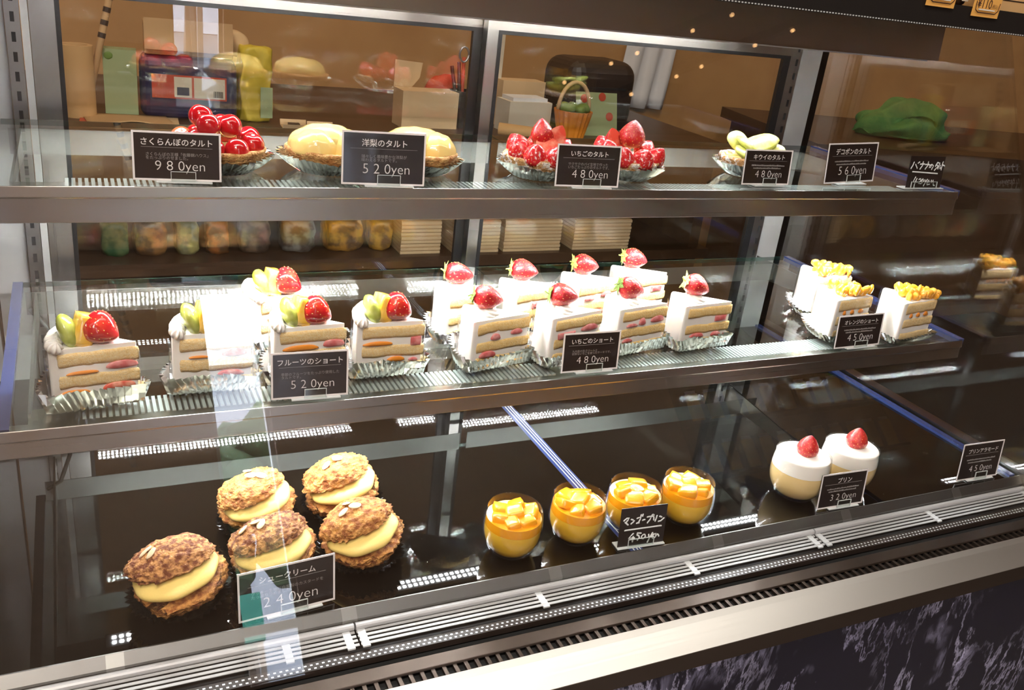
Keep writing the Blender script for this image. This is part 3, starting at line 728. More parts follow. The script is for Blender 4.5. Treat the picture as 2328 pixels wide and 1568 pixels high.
def slice_body(t, Rr, a, H, sp, sponge='sponge', n=16, seed=0):
    """cream coat + three sponge layers"""
    b = MB(); b.slab(wedge_poly(Rr, a, 0, 0, n), 0.0022, H)
    # round the outer upper rim of the coat
    bm = bmesh.new()
    vv = [bm.verts.new(v) for v in b.v]
    for f in b.f: bm.faces.new([vv[i] for i in f])
    bmesh.ops.recalc_face_normals(bm, faces=bm.faces)
    ed = [e for e in bm.edges if all(v.co.z > H - 1e-5 for v in e.verts) and all(v.co.xy.length > Rr * 0.9 for v in e.verts)]
    ed += [e for e in bm.edges if abs(e.verts[0].co.z - e.verts[1].co.z) > 0.01 and all(v.co.xy.length > Rr * 0.9 for v in e.verts) and abs(abs(e.verts[0].co.y) - Rr * math.sin(a / 2)) < 1e-5]
    bmesh.ops.bevel(bm, geom=ed, offset=0.0045, segments=4, affect='EDGES', profile=0.5, clamp_overlap=True)
    me = bpy.data.meshes.new('cream_coat'); bm.to_mesh(me); bm.free(); me.materials.append(M['cream'])
    c = bpy.data.objects.new('cream_coat', me); COL.objects.link(c); c.parent = t; smooth_by_angle(c, 35)
    for (z0, z1) in sp:
        poly = wedge_poly(Rr, a, 0.0011, 0.0075, n)
        s = MB(); ol = rounded_outline(poly, 0.00001, 130); m = len(ol)
        rows = 5; vs = []; fs = []
        for r_ in range(rows):
            z = z0 + (z1 - z0) * r_ / (rows - 1)
            for p in ol:
                w_ = 0.0007 * noise.noise(Vector((p.x * 180 + seed, p.y * 180, z * 180))) - (0.0009 if r_ in (0, rows - 1) else 0)
                dz = 0.0013 * noise.noise(Vector((p.x * 70 + seed, p.y * 70, z0 * 50)))
                q = Vector((p.x + 0.05, p.y)).normalized(); vs.append((p.x + q.x * w_, p.y + q.y * w_, z + dz))
        for r_ in range(rows - 1):
            for k in range(m): fs.append((r_ * m + k, r_ * m + (k + 1) % m, (r_ + 1) * m + (k + 1) % m, (r_ + 1) * m + k))
        fs += [tuple(range(m))[::-1], tuple((rows - 1) * m + k for k in range(m))]
        s.add(vs, fs); o = s.build('sponge_layer', M[sponge], t, smooth=True)
    return c
SHORT_G = 'strawberry shortcake slices on the lower glass shelf'
FRUIT_G = 'fruit shortcake slices on the lower glass shelf'
ORANGE_G = 'orange shortcake slices on the lower glass shelf'
def place_slice(name, label, cat, F, alpha, Rr, a, z, group):
    """F is the foot of the front outer corner; alpha the heading of the cut face from F to the tip"""
    al = R(alpha); T = (F[0] + Rr * math.cos(al), F[1] + Rr * math.sin(al), z)
    return thing(name, label, cat, T, al - a / 2, group)
def strawberry_slice(F, alpha, label, seed, fruits, leaf, bdir, foil_h=0.017, back=False):
    rnd = random.Random(seed); a = R(43); Rr = 0.0855; H = 0.066
    t = place_slice('strawberry_shortcake', label, 'cake slice', F, alpha, Rr, a, Z2, SHORT_G)
    slice_body(t, Rr, a, H, ((0.0045, 0.016), (0.0235, 0.0365), (0.0475, 0.0615)), 'sponge', seed=seed)
    foil_tray(wedge_poly(Rr, a), t, foil_h + 0.003, 0.0085, 78, seed, zig=0.0021)
    for (u, z, w_, h, sh) in fruits: fruit_face(t, 'berrypink', Rr, a, u, z, w_, h, True, sh, seed + u * 100)
    film_wrap(wedge_poly(Rr, a), t, 0.056, seed)
    sx = -0.058
    swirl(t, (sx, 0.0, H - 0.001), 0.0165, 0.0125)
    # the berry lies on the rosette with its leafy end to the left
    rz = t.rotation_euler.z
    d = Matrix.Rotation(-rz, 3, 'Z') @ Vector(bdir).normalized()
    L = 0.038; Rm = 0.0152
    c = Vector((sx, 0, H + 0.0205)) - d * L * 0.44
    add_berry(t, c, d, L, Rm, 'berry', leaf, seed)
    return t

# ---------------------------------------------------------------- lower shelf: strawberry shortcakes
FR = [[(0.030, 0.042, 0.015, 0.010, 'half'), (0.058, 0.041, 0.016, 0.011, 'half'), (0.052, 0.0195, 0.018, 0.009, 'half')],
      [(0.022, 0.043, 0.017, 0.010, 'half'), (0.050, 0.041, 0.014, 0.011, 'half'), (0.062, 0.019, 0.022, 0.012, 'half'), (0.035, 0.021, 0.012, 0.006, 'half')]]
strawberry_slice((0.500, 0.129), 14, 'strawberry shortcake slice in the back row, left of the shelf joint', 1, [(0.035, 0.042, 0.020, 0.013, 'half'), (0.03, 0.018, 0.018, 0.012, 'half')], 'leafp', (0.80, -0.25, -0.10), 0.014)
strawberry_slice((0.502, 0.040), 12, 'front strawberry shortcake slice beside the rightmost fruit shortcake', 2, [(0.018, 0.043, 0.018, 0.011, 'half'), (0.050, 0.040, 0.015, 0.012, 'half'), (0.060, 0.0175, 0.026, 0.013, 'half')], 'leaf', (0.78, -0.25, -0.12), 0.017)
strawberry_slice((0.598, 0.131), 16, 'strawberry shortcake slice with one square berry piece, back row', 3, [(0.045, 0.041, 0.011, 0.010, 'box'), (0.02, 0.02, 0.015, 0.009, 'half')], 'leafp', (0.75, -0.3, -0.05), 0.012)
strawberry_slice((0.607, 0.034), 14, 'strawberry shortcake slice directly behind its own price card', 4, [(0.018, 0.043, 0.030, 0.014, 'half'), (0.058, 0.040, 0.036, 0.010, 'box')], 'leaf', (0.82, -0.25, -0.05), 0.015)
strawberry_slice((0.702, 0.146), 14, 'strawberry shortcake slice with two round berry pieces, back row', 5, [(0.024, 0.044, 0.020, 0.013, 'half'), (0.056, 0.041, 0.018, 0.011, 'half'), (0.03, 0.019, 0.014, 0.008, 'half')], 'leafp', (0.80, -0.2, -0.1), 0.013)
strawberry_slice((0.716, 0.050), 10, 'front strawberry shortcake slice immediately right of the 480 yen card', 6, [(0.014, 0.043, 0.024, 0.014, 'half'), (0.042, 0.042, 0.012, 0.016, 'half'), (0.060, 0.040, 0.020, 0.007, 'half'), (0.064, 0.018, 0.018, 0.008, 'half')], 'leaf', (0.72, -0.2, -0.22), 0.018)
strawberry_slice((0.796, 0.166), 12, 'rearmost strawberry shortcake slice, with one long berry piece', 7, [(0.018, 0.043, 0.028, 0.011, 'box'), (0.02, 0.02, 0.018, 0.008, 'half')], 'leafp', (0.8, -0.25, -0.15), 0.012)
strawberry_slice((0.820, 0.048), 6, 'rightmost front strawberry shortcake slice, its berry green-leaved', 8, [(0.016, 0.043, 0.026, 0.010, 'box'), (0.020, 0.018, 0.018, 0.010, 'half'), (0.055, 0.019, 0.026, 0.010, 'half')], 'leafp', (0.75, -0.25, -0.28), 0.018)

# ---------------------------------------------------------------- lower shelf: fruit shortcakes
def shell_border(t, Rr, a, H, f0=-0.95, f1=0.95, n=9):
    b = MB()
    for k in range(n):
        f = (f0 + (f1 - f0) * k / (n - 1)) * a / 2
        p = Vector((-(Rr - 0.006) * math.cos(f), (Rr - 0.006) * math.sin(f), H + 0.003))
        prof = [(max(0.0003, 0.0075 * math.sin(PI * (0.12 + 0.88 * i / 8)) ** 0.6), 0.013 * i / 8 - 0.006) for i in range(9)]
        b.lathe(prof, 48, 0, Matrix.Translation(p) @ Matrix.Rotation(f * 1 + 0.2 * k, 4, 'Z') @ Matrix.Rotation(R(28), 4, 'Y'), True, lambda q, i: 1 + 0.22 * math.cos(8 * q + 0.25 * i))
    return b.build('piped_border', M['cream'], t, smooth=True)
def fruit_slice_cake(F, alpha, label, seed, fruits, wrap=True, foil_h=0.017, a=R(42), Rr=0.0815):
    H = 0.068
    t = place_slice('fruit_shortcake', label, 'cake slice', F, alpha, Rr, a, Z2, FRUIT_G)
    slice_body(t, Rr, a, H, ((0.0045, 0.016), (0.0245, 0.0385), (0.0485, 0.0630)), 'sponge2', seed=seed + 20)
    foil_tray(wedge_poly(Rr, a), t, foil_h + 0.003, 0.009, 78, seed + 30, zig=0.0022)
    for (mat, u, z, w_, h, sh) in fruits: fruit_face(t, mat, Rr, a, u, z, w_, h, True, sh, seed + u * 100)
    if wrap: film_wrap(wedge_poly(Rr, a), t, 0.060, seed + 3)
    shell_border(t, Rr, a, H)
    rz = t.rotation_euler.z
    inv = Matrix.Rotation(-rz, 3, 'Z')
    def L(dx, dy, dz):           # offsets given in shelf axes, from the topping centre
        v = inv @ Vector((dx, dy, dz)); return Vector((-0.046, 0.0, H)) + v
    # kiwi wedge, yellow fruit block, glazed half strawberry, from left to right
    k = lump(t, 'kiwi_slice', 'kiwi', (0, 0, 0), (0.0095, 0.0165, 0.0195), (0, R(-20), 0), 0.07, 1.6, 3, seed)
    k.data.transform(Matrix.Translation(L(-0.0165, -0.003, 0.012)) @ inv.to_4x4())
    c = chunk(t, 'yellow_fruit_block', 'peach', (0, 0, 0), (0.019, 0.026, 0.032), (R(-8), R(18), R(8)), seed, 0.22)
    c.data.transform(Matrix.Translation(L(-0.003, -0.001, 0.013)) @ inv.to_4x4())
    d = inv @ Vector((0.80, -0.30, -0.42))
    add_berry(t, L(-0.001, 0.0, 0.0215), d, 0.036, 0.0175, 'berryg', None, seed + 2, 'glazed_strawberry')
    return t
fruit_slice_cake((0.044, 0.030), 8, 'film-wrapped fruit shortcake slice at the far left shelf end', 1, [('berrypink', 0.014, 0.043, 0.030, 0.013, 'half'), ('orangef', 0.052, 0.040, 0.030, 0.005, 'half'), ('berrycut', 0.018, 0.0195, 0.032, 0.013, 'half'), ('orangef', 0.060, 0.0185, 0.03, 0.007, 'half')], True, 0.021)
fruit_slice_cake((0.160, 0.050), 0, 'fruit shortcake slice half hidden behind the white window reflection', 2, [('berrypink', 0.018, 0.043, 0.026, 0.014, 'half'), ('orangef', 0.055, 0.041, 0.02, 0.004, 'half'), ('berrycut', 0.022, 0.019, 0.028, 0.010, 'half')], True, 0.019)
fruit_slice_cake((0.262, 0.137), 24, 'rearmost fruit shortcake slice, standing behind the other four', 3, [('orangef', 0.050, 0.041, 0.03, 0.006, 'half')], True, 0.015)
fruit_slice_cake((0.266, 0.051), 4, 'fruit shortcake slice right behind the 520 yen fruit card', 4, [('orangef', 0.050, 0.041, 0.042, 0.010, 'half'), ('berrypink', 0.012, 0.043, 0.026, 0.014, 'half'), ('berrypink', 0.02, 0.019, 0.02, 0.01, 'half')], True, 0.017)
fruit_slice_cake((0.360, 0.050), 1, 'rightmost fruit shortcake slice, its crumpled foil folded up in front', 5, [('orangef', 0.055, 0.041, 0.036, 0.0075, 'half'), ('berrypink', 0.008, 0.0425, 0.016, 0.014, 'box'), ('orangef', 0.032, 0.0195, 0.022, 0.009, 'half'), ('berrypink', 0.010, 0.018, 0.012, 0.006, 'half')], True, 0.020)

# ---------------------------------------------------------------- lower shelf: orange shortcakes
def orange_slice(F, alpha, label, seed):
    a = R(56); Rr = 0.080; H = 0.066; rnd = random.Random(seed)
    t = place_slice('orange_shortcake', label, 'cake slice', F, alpha, Rr, a, Z2, ORANGE_G)
    slice_body(t, Rr, a, H, ((0.0045, 0.016), (0.0245, 0.0385), (0.0470, 0.0640)), 'sponge2', seed=seed + 50)
    foil_tray(wedge_poly(Rr, a), t, 0.013, 0.010, 78, seed + 60, zig=0.0022)
    for (u, w_) in ((0.020, 0.010), (0.040, 0.008), (0.058, 0.006)): fruit_face(t, 'orangef', Rr, a, u, 0.0425, w_, 0.010, True, 'half', seed + u * 90)
    film_wrap(wedge_poly(Rr, a), t, 0.066, seed + 9)
    b = MB()
    for k in range(46):
        u = rnd.uniform(0.004, 0.90) ** 0.75; f = rnd.uniform(-0.82, 0.82) * a / 2; r_ = 0.068 * u
        p = Vector((-r_ * math.cos(f) - 0.002, r_ * math.sin(f), H + 0.003 + rnd.uniform(0, 0.009)))
        if p.x < -0.060: continue
        b.ball(1, 2, 0, Matrix.Translation(p) @ Matrix.Rotation(rnd.uniform(0, 6), 4, 'Z') @ Matrix.Rotation(rnd.uniform(-0.9, 0.9), 4, 'Y') @ Matrix.Diagonal((rnd.uniform(0.007, 0.0115), 0.0038, 0.0065, 1)))
    b.build('orange_topping', M['orange'], t, smooth=True)
orange_slice((1.128, 0.128), 4, 'orange shortcake slice standing behind the other two', 1)
orange_slice((1.086, 0.036), 7, 'orange shortcake slice directly behind its 450 yen card', 2)
orange_slice((1.196, 0.008), 8, 'orange shortcake slice at the right end of the shelf', 3)

# ---------------------------------------------------------------- upper shelf: tarts
def tart(name, label, x, y, seed, group=None, sugar=False, rad=0.052, flare=1.0, rz=0.0):
    t = thing(name, label, 'tart', (x, y, Z1), rz, group)
    prof = [(0.030, 0.003), (0.036, 0.006), (0.043, 0.012), (0.047, 0.0155), (0.046, 0.017), (0.050, 0.0195), (0.0488, 0.0215), (0.052, 0.0245), (0.051, 0.028), (0.0455, 0.0285), (0.0425, 0.025), (0.040, 0.022)]
    k = rad / 0.052
    b = MB(); b.lathe([(r_ * k, z) for r_, z in prof], 96, 0, None, True)
    for i, v in enumerate(b.v):
        q = noise.noise(v * 55 + Vector((seed * 7, 0, 0))); q2 = noise.noise(v * 160 + Vector((0, seed * 3, 0)))
        b.v[i] = v + Vector((v.x, v.y, 0)).normalized() * (0.0026 * q + 0.0012 * q2) + Vector((0, 0, 0.0022 * noise.noise(Vector((v.x * 45, v.y * 45, seed)))))
    b.build('crust', M['crustsugar' if sugar else 'crust'], t, smooth=True)
    f = MB(); f.lathe([(0.0005, 0.0265), (0.030 * k, 0.026), (0.0435 * k, 0.0235)], 48, 0, None, True); f.build('custard_filling', M['custard'], t, smooth=True)
    circ = [(0.029 * k * math.cos(2 * PI * i / 40), 0.029 * k * math.sin(2 * PI * i / 40)) for i in range(40)]
    foil_tray(circ, t, 0.020, 0.028 * flare * k, 84, seed + 80, 'foil_case', zig=0.0026)
    return t
# cherry tart
t = tart('cherry_tart', 'cherry tart piled with glossy red cherries', 0.225, 0.166, 1, rz=0.0, rad=0.0525)
CH = [(-0.036, 0.010, 0.036, 1), (-0.030, -0.020, 0.036, 0), (-0.010, -0.036, 0.034, 0), (0.016, -0.034, 0.034, 0), (0.036, -0.014, 0.036, 0), (0.036, 0.014, 0.038, 0), (0.014, 0.036, 0.036, 0), (-0.016, 0.036, 0.036, 0),
      (-0.016, 0.006, 0.062, 0), (-0.011, -0.014, 0.056, 0), (0.013, -0.004, 0.054, 0), (0.008, 0.018, 0.050, 0), (-0.022, -0.006, 0.038, 0)]
for k, (x, y, z, o_) in enumerate(CH):
    z -= 0.004; b = MB(); pr = []
    for i in range(15):
        f = PI * i / 14; rr = 0.0132 * math.sin(f) * (1 + 0.05 * math.cos(f)); pr.append((max(rr, 0.0003), -0.0128 * math.cos(f) - (0.0022 * max(0, 1 - (PI - f) / 0.6) if f > PI - 0.6 else 0)))
    b.lathe(pr, 28); o = b.build('cherry', M['cherryo' if o_ else 'cherry'], t, smooth=True)
    o.data.transform(Matrix.Translation((x, y, z)) @ Matrix.Rotation(random.uniform(-0.5, 0.5), 4, 'X') @ Matrix.Rotation(random.uniform(-0.5, 0.5), 4, 'Y') @ Matrix.Rotation(random.uniform(0, 6), 4, 'Z'))
# pear tarts
for i, (x, y, lab) in enumerate([(0.350, 0.169, 'pear tart on the left of the 520 yen pear card'), (0.461, 0.170, 'pear tart on the right of the 520 yen pear card')]):
    t = tart('pear_tart', lab, x, y, 4 + i, 'pear tarts on the upper shelf', rad=0.0500)
    for k, (px, py, pz, sx, sy, sz, rr) in enumerate([(-0.004, 0.004, 0.029, 0.0420, 0.036, 0.0255, 0.1), (-0.018, -0.012, 0.027, 0.029, 0.028, 0.0235, 0.3), (0.019, -0.010, 0.027, 0.027, 0.028, 0.0235, -0.3)]):
        b = MB(); b.ball(1, 4)
        for q, v in enumerate(b.v):
            u = v.copy(); u.z = max(u.z, -0.15)
            s = 1 + 0.05 * noise.noise(u * 1.8 + Vector((k * 3, i * 5, 0))) + 0.015 * math.sin(u.x * 14)
            b.v[q] = Vector((u.x * s, u.y * s, u.z * s))
        o = b.build('pear_half', M['pear'], t, smooth=True)
        o.data.transform(Matrix.Translation((px, py, pz)) @ Matrix.Rotation(rr, 4, 'Z') @ Matrix.Diagonal((sx, sy, sz, 1)))
# strawberry tarts
SB = [(-0.030, -0.008, 0.027, (-0.5, -0.1, 0.9)), (-0.022, -0.026, 0.024, (-0.2, -0.45, 0.8)), (0.004, -0.033, 0.024, (0.1, -0.5, 0.8)), (0.028, -0.020, 0.025, (0.45, -0.3, 0.8)), (0.032, 0.008, 0.026, (0.5, 0.1, 0.8)), (0.012, 0.030, 0.026, (0.1, 0.5, 0.8)), (-0.016, 0.028, 0.026, (-0.3, 0.5, 0.8))]
for i, (x, y, lab) in enumerate([(0.622, 0.153, 'strawberry tart left of its 480 yen card, cut berries on top'), (0.755, 0.157, 'strawberry tart right of its 480 yen card, whole berry on top')]):
    t = tart('strawberry_tart', lab, x, y, 8 + i, 'strawberry tarts on the upper shelf', True, rad=0.0475)
    for k, (px, py, pz, dr) in enumerate(SB):
        add_berry(t, (px * 0.90, py * 0.90, pz - 0.002), Vector(dr) + Vector((0.1 * math.sin(k * 2 + i), 0.1 * math.cos(k + i), 0)), 0.029, 0.0155, 'berrysugar', None, k + i, 'strawberry', half=(k in (3,) and i == 1))
    if i == 0:
        add_berry(t, (0.000, 0.002, 0.040), (0.05, 0.2, 1), 0.034, 0.0165, 'berry', None, 3, 'strawberry', half=True)
        add_berry(t, (-0.012, -0.010, 0.044), (1, -0.35, 0.0), 0.034, 0.015, 'berry', None, 5, 'strawberry', half=True)
        add_berry(t, (0.014, -0.004, 0.040), (0.3, -0.2, 1), 0.030, 0.013, 'berry', None, 2, 'strawberry', half=True)
    else:
        add_berry(t, (0.004, 0.0, 0.040), (0.1, 0.05, 1), 0.037, 0.0185, 'berry', None, 6, 'strawberry')
        add_berry(t, (-0.014, 0.004, 0.036), (-0.35, 0.1, 1), 0.030, 0.014, 'berry', None, 4, 'strawberry', half=True)
# kiwi tart
t = tart('kiwi_tart', 'kiwi tart with pale green slices and sugared crust', 0.988, 0.178, 14, None, True, rad=0.0475)
for k, (px, py, pz, sx, sy, sz, rx, ry, rz) in enumerate([(-0.022, -0.012, 0.034, 0.021, 0.016, 0.006, 0.5, 0.2, 0.2), (-0.008, 0.004, 0.044, 0.026, 0.020, 0.007, 0.5, 0.25, 0.5), (0.014, 0.002, 0.048, 0.027, 0.021, 0.007, 0.35, -0.35, -0.2), (0.024, -0.014, 0.036, 0.024, 0.018, 0.006, 0.4, -0.4, 0.1), (-0.012, 0.022, 0.046, 0.020, 0.017, 0.006, 0.9, 0.1, 0.0), (0.0, -0.024, 0.033, 0.022, 0.014, 0.006, 0.6, 0.0, 0.0)]):
    lump(t, 'kiwi_slice', 'kiwip', (px, py, pz), (sx, sy, sz), (rx, ry, rz), 0.12, 1.4, 3, k)

# ---------------------------------------------------------------- deck: cream puffs
PUFF_G = 'custard cream puffs on the black deck'
def puff(label, x, y, seed, yaw, tilt, k=1.0, mats=('puff', 'pufftop'), lift=0.0, sx=1.0):
    t = thing('cream_puff', label, 'cream puff', (x, y, ZD), R(yaw), PUFF_G); t.scale = (1.0, 1.0, 0.82)
    sv = Vector((seed * 11.3, seed * 4.1, seed * 7.7))
    tl = Matrix.Translation((0, 0, 0.040)) @ Matrix.Rotation(R(tilt), 4, 'Y') @ Matrix.Rotation(R(6), 4, 'X') @ Matrix.Translation((0, 0, -0.040))
    def shell(name, top):
        bm = bmesh.new(); bmesh.ops.create_icosphere(bm, subdivisions=5, radius=1)
        geom = bm.verts[:] + bm.edges[:] + bm.faces[:]
        g = bmesh.ops.bisect_plane(bm, geom=geom, plane_co=(0, 0, 0.0), plane_no=(0, 0, -1 if top else 1), clear_outer=True)
        ed = [e for e in g['geom_cut'] if isinstance(e, bmesh.types.BMEdge)]
        bmesh.ops.holes_fill(bm, edges=ed)
        for v in bm.verts:
            p = v.co.copy(); q = p * 3.0 + sv
            fine = noise.noise(q * 4.2); finer = noise.noise(q * 9.0); rid = 1 - abs(noise.noise(q * 2.3 + Vector((5, 1, 2)))) * 2; cell = noise.voronoi(Vector((q.x * 1.2, q.y * 2.6, q.z * 2.0)))[0]
            rug = 0.13 * noise.noise(p * 1.5 + sv) + 0.17 * min(0.35, cell[1] - cell[0]) + 0.055 * fine + 0.03 * finer + 0.045 * rid - 0.07
            s = 1 + rug
            edge = 1 + (0.09 * noise.noise(q * 2.6) + 0.05 * noise.noise(q * 6) if abs(p.z) < 0.06 else 0)
            v.co = Vector((p.x * s * edge, p.y * s * edge, p.z * s))
        me = bpy.data.meshes.new(name); bm.to_mesh(me); bm.free()
        me.polygons.foreach_set('use_smooth', [True] * len(me.polygons))
        me.materials.append(M[mats[1 if top else 0]])
        o = bpy.data.objects.new(name, me); COL.objects.link(o); o.parent = t; return o
    lo = shell('bottom_shell', False); lo.data.transform(tl @ Matrix.Translation((0, 0, 0.0425)) @ Matrix.Diagonal((0.0465 * k * sx, 0.046 * k, 0.0350 * k, 1)))
    LM = tl @ Matrix.Translation((0, 0.040 * k, 0.045)) @ Matrix.Rotation(R(-21), 4, 'X') @ Matrix.Translation((0, -0.036 * k, 0.002))
    hi = shell('lid', True); hi.data.transform(LM @ Matrix.Diagonal((0.044 * k * sx, 0.036 * k, 0.026 * k, 1)))
    cu = MB(); cu.ball(1, 4)
    for i, v in enumerate(cu.v):
        an = math.atan2(v.y, v.x)
        cu.v[i] = v * (1 + 0.02 * math.sin(an * 7 + seed) + 0.03 * noise.noise(v * 1.5 + sv))
    c = cu.build('custard', M['custard'], t, smooth=True); c.data.transform(tl @ Matrix.Translation((0, -0.003, 0.051)) @ Matrix.Rotation(R(-10), 4, 'X') @ Matrix.Diagonal((0.0425 * k * sx, 0.0395 * k, 0.0150 * k, 1)))
    for j in range(3):
        rnd = random.Random(seed * 10 + j)
        a_ = rnd.uniform(0, 2 * PI); rr = rnd.uniform(0.1, 0.6)
        p = Vector((rr * math.cos(a_), rr * math.sin(a_) - 0.2, 0)); p.z = math.sqrt(max(0.05, 1 - p.x ** 2 - p.y ** 2)) * 1.06
        al = lump(hi, 'almond_slice', 'almond', (0, 0, 0), (0.0075, 0.0050, 0.0014), (0.2, 0.2, a_), 0.1, 2, 2, j)
        al.data.transform(LM @ Matrix.Translation((p.x * 0.044 * k, p.y * 0.036 * k, p.z * 0.0265 * k)) @ Matrix.Rotation(-p.y * 0.9, 4, 'X') @ Matrix.Rotation(p.x * 0.9, 4, 'Y'))
    circ = [(0.027 * k * math.cos(2 * PI * i / 40), 0.027 * k * math.sin(2 * PI * i / 40)) for i in range(40)]
    foil_tray(circ, t, 0.019, 0.020 * k, 84, seed + 40, 'paper_case', 'blackcup', 0.002)
    return t
puff('front left cream puff with a cracked dark brown lid', 0.147, -0.085, 1, 4, -16, 1.0)
puff('cream puff at the back left, its pale lid in the window reflection', 0.245, 0.028, 2, 22, -16, 0.93, ('puffp', 'puffp'))
puff('cream puff at the back right with a ridged golden lid', 0.347, 0.036, 3, 16, -14, 0.97, ('puffp', 'puffp'))
puff('cream puff half hidden behind the 240 yen card', 0.246, -0.068, 4, 8, -14, 0.96, ('puffp', 'pufftop'))
puff('cream puff right of the 240 yen card, with tan almond slices', 0.344, -0.064, 5, 16, -17, 0.97, ('puff', 'puffp'))

# ---------------------------------------------------------------- deck: mango puddings and custard puddings
CUPP = [(0.0005, 0.0008), (0.018, 0.0008), (0.0235, 0.003), (0.0295, 0.0105), (0.0335, 0.020), (0.0352, 0.031), (0.0350, 0.042), (0.0340, 0.052), (0.0328, 0.0595), (0.0326, 0.0602), (0.0322, 0.0602), (0.0319, 0.0595), (0.0331, 0.052), (0.0341, 0.042), (0.0343, 0.031), (0.0326, 0.0205), (0.0287, 0.012), (0.0228, 0.0052), (0.0175, 0.0035), (0.0005, 0.0035)]
def prof_at(z):
    q = [(0.0175, 0.0037), (0.0226, 0.0055), (0.0284, 0.0123), (0.0322, 0.0207), (0.0338, 0.031), (0.0336, 0.042), (0.0326, 0.052), (0.0315, 0.0595)]
    for (r0, z0), (r1, z1) in zip(q[:-1], q[1:]):
        if z0 <= z <= z1: return r0 + (r1 - r0) * (z - z0) / (z1 - z0)
    return q[-1][0]
def cup_fill(z0, z1, k, n=9, top_round=0.0):
    pr = [(0.0005, z0)]
    for i in range(n + 1):
        z = z0 + (z1 - z0) * i / n; pr.append((prof_at(z) * 0.992, z))
    pr.append((0.0005, z1)); return [(r_ * k, z * k) for r_, z in pr]
MG = 'mango puddings on the black deck'
def mango(label, x, y, seed):
    t = thing('mango_pudding', label, 'dessert cup', (x, y, ZD), 0, MG)
    b = MB(); b.lathe(CUPP, 64, 0, None, False); b.build('cup', M['cup'], t, smooth=True, recalc=False)
    b = MB(); b.lathe(cup_fill(0.0037, 0.0385, 1), 56); b.build('pudding', M['pudding_m'], t, smooth=False); smooth_by_angle(t.children[-1])
    b = MB(); b.lathe(cup_fill(0.0387, 0.0495, 1), 56); b.build('sauce', M['sauce'], t); smooth_by_angle(t.children[-1])
    rnd = random.Random(seed)
    pos = [(0, 0)] + [(0.0180 * math.cos(2 * PI * k / 6 + seed), 0.0180 * math.sin(2 * PI * k / 6 + seed)) for k in range(6)]
    for k, (px, py) in enumerate(pos):
        s = rnd.uniform(0.0195, 0.0235)
        chunk(t, 'mango_cube', 'mango', (px, py, 0.0496 + rnd.uniform(-0.001, 0.003) + (0.002 if k == 0 else 0)), (s, s * rnd.uniform(0.8, 1.1), 0.011), (rnd.uniform(-0.4, 0.4), rnd.uniform(-0.4, 0.4), rnd.uniform(0, 3)), seed * 10 + k, 0.38)
    return t
mango('mango pudding cup on its own, leftmost of the row', 0.516, -0.098, 1)
mango('mango pudding cup in front of the blue deck joint', 0.605, -0.095, 2)
mango('mango pudding cup half covered by the handwritten 450 yen card', 0.687, -0.093, 3)
mango('mango pudding cup just right of the handwritten 450 yen card', 0.766, -0.097, 4)
PG = 'custard puddings topped with cream and a strawberry'
def custard_pudding(label, x, y, seed):
    k = 1.17
    t = thing('custard_pudding', label, 'dessert cup', (x, y, ZD), 0, PG)
    b = MB(); b.lathe([(r_ * k, z * k * 0.94) for r_, z in CUPP], 64, 0, None, False); b.build('cup', M['cup'], t, smooth=True, recalc=False)
    sq = lambda pr: [(r_, z * 0.94) for r_, z in pr]
    b = MB(); b.lathe(sq(cup_fill(0.0037, 0.041, k)), 56); o = b.build('pudding', M['pudding'], t); smooth_by_angle(o)
    pr = sq(cup_fill(0.0412, 0.0575, k)); rt = pr[-2][0]; zt = pr[-1][1]
    pr = pr[:-1] + [(rt * 0.985, zt + 0.0012), (rt * 0.94, zt + 0.0022), (rt * 0.6, zt + 0.0028), (0.0005, zt + 0.003)]
    b = MB(); b.lathe(pr, 56); o = b.build('cream_layer', M['cream'], t); smooth_by_angle(o, 60)
    add_berry(t, (0.002, -0.002, zt - 0.001), (0.10, 0.05, 1), 0.0315, 0.0150, 'berry', None, seed)
custard_pudding('custard pudding nearer the mango puddings', 0.963, -0.088, 1)
custard_pudding('custard pudding partly behind the 320 yen card', 1.055, -0.087, 2)

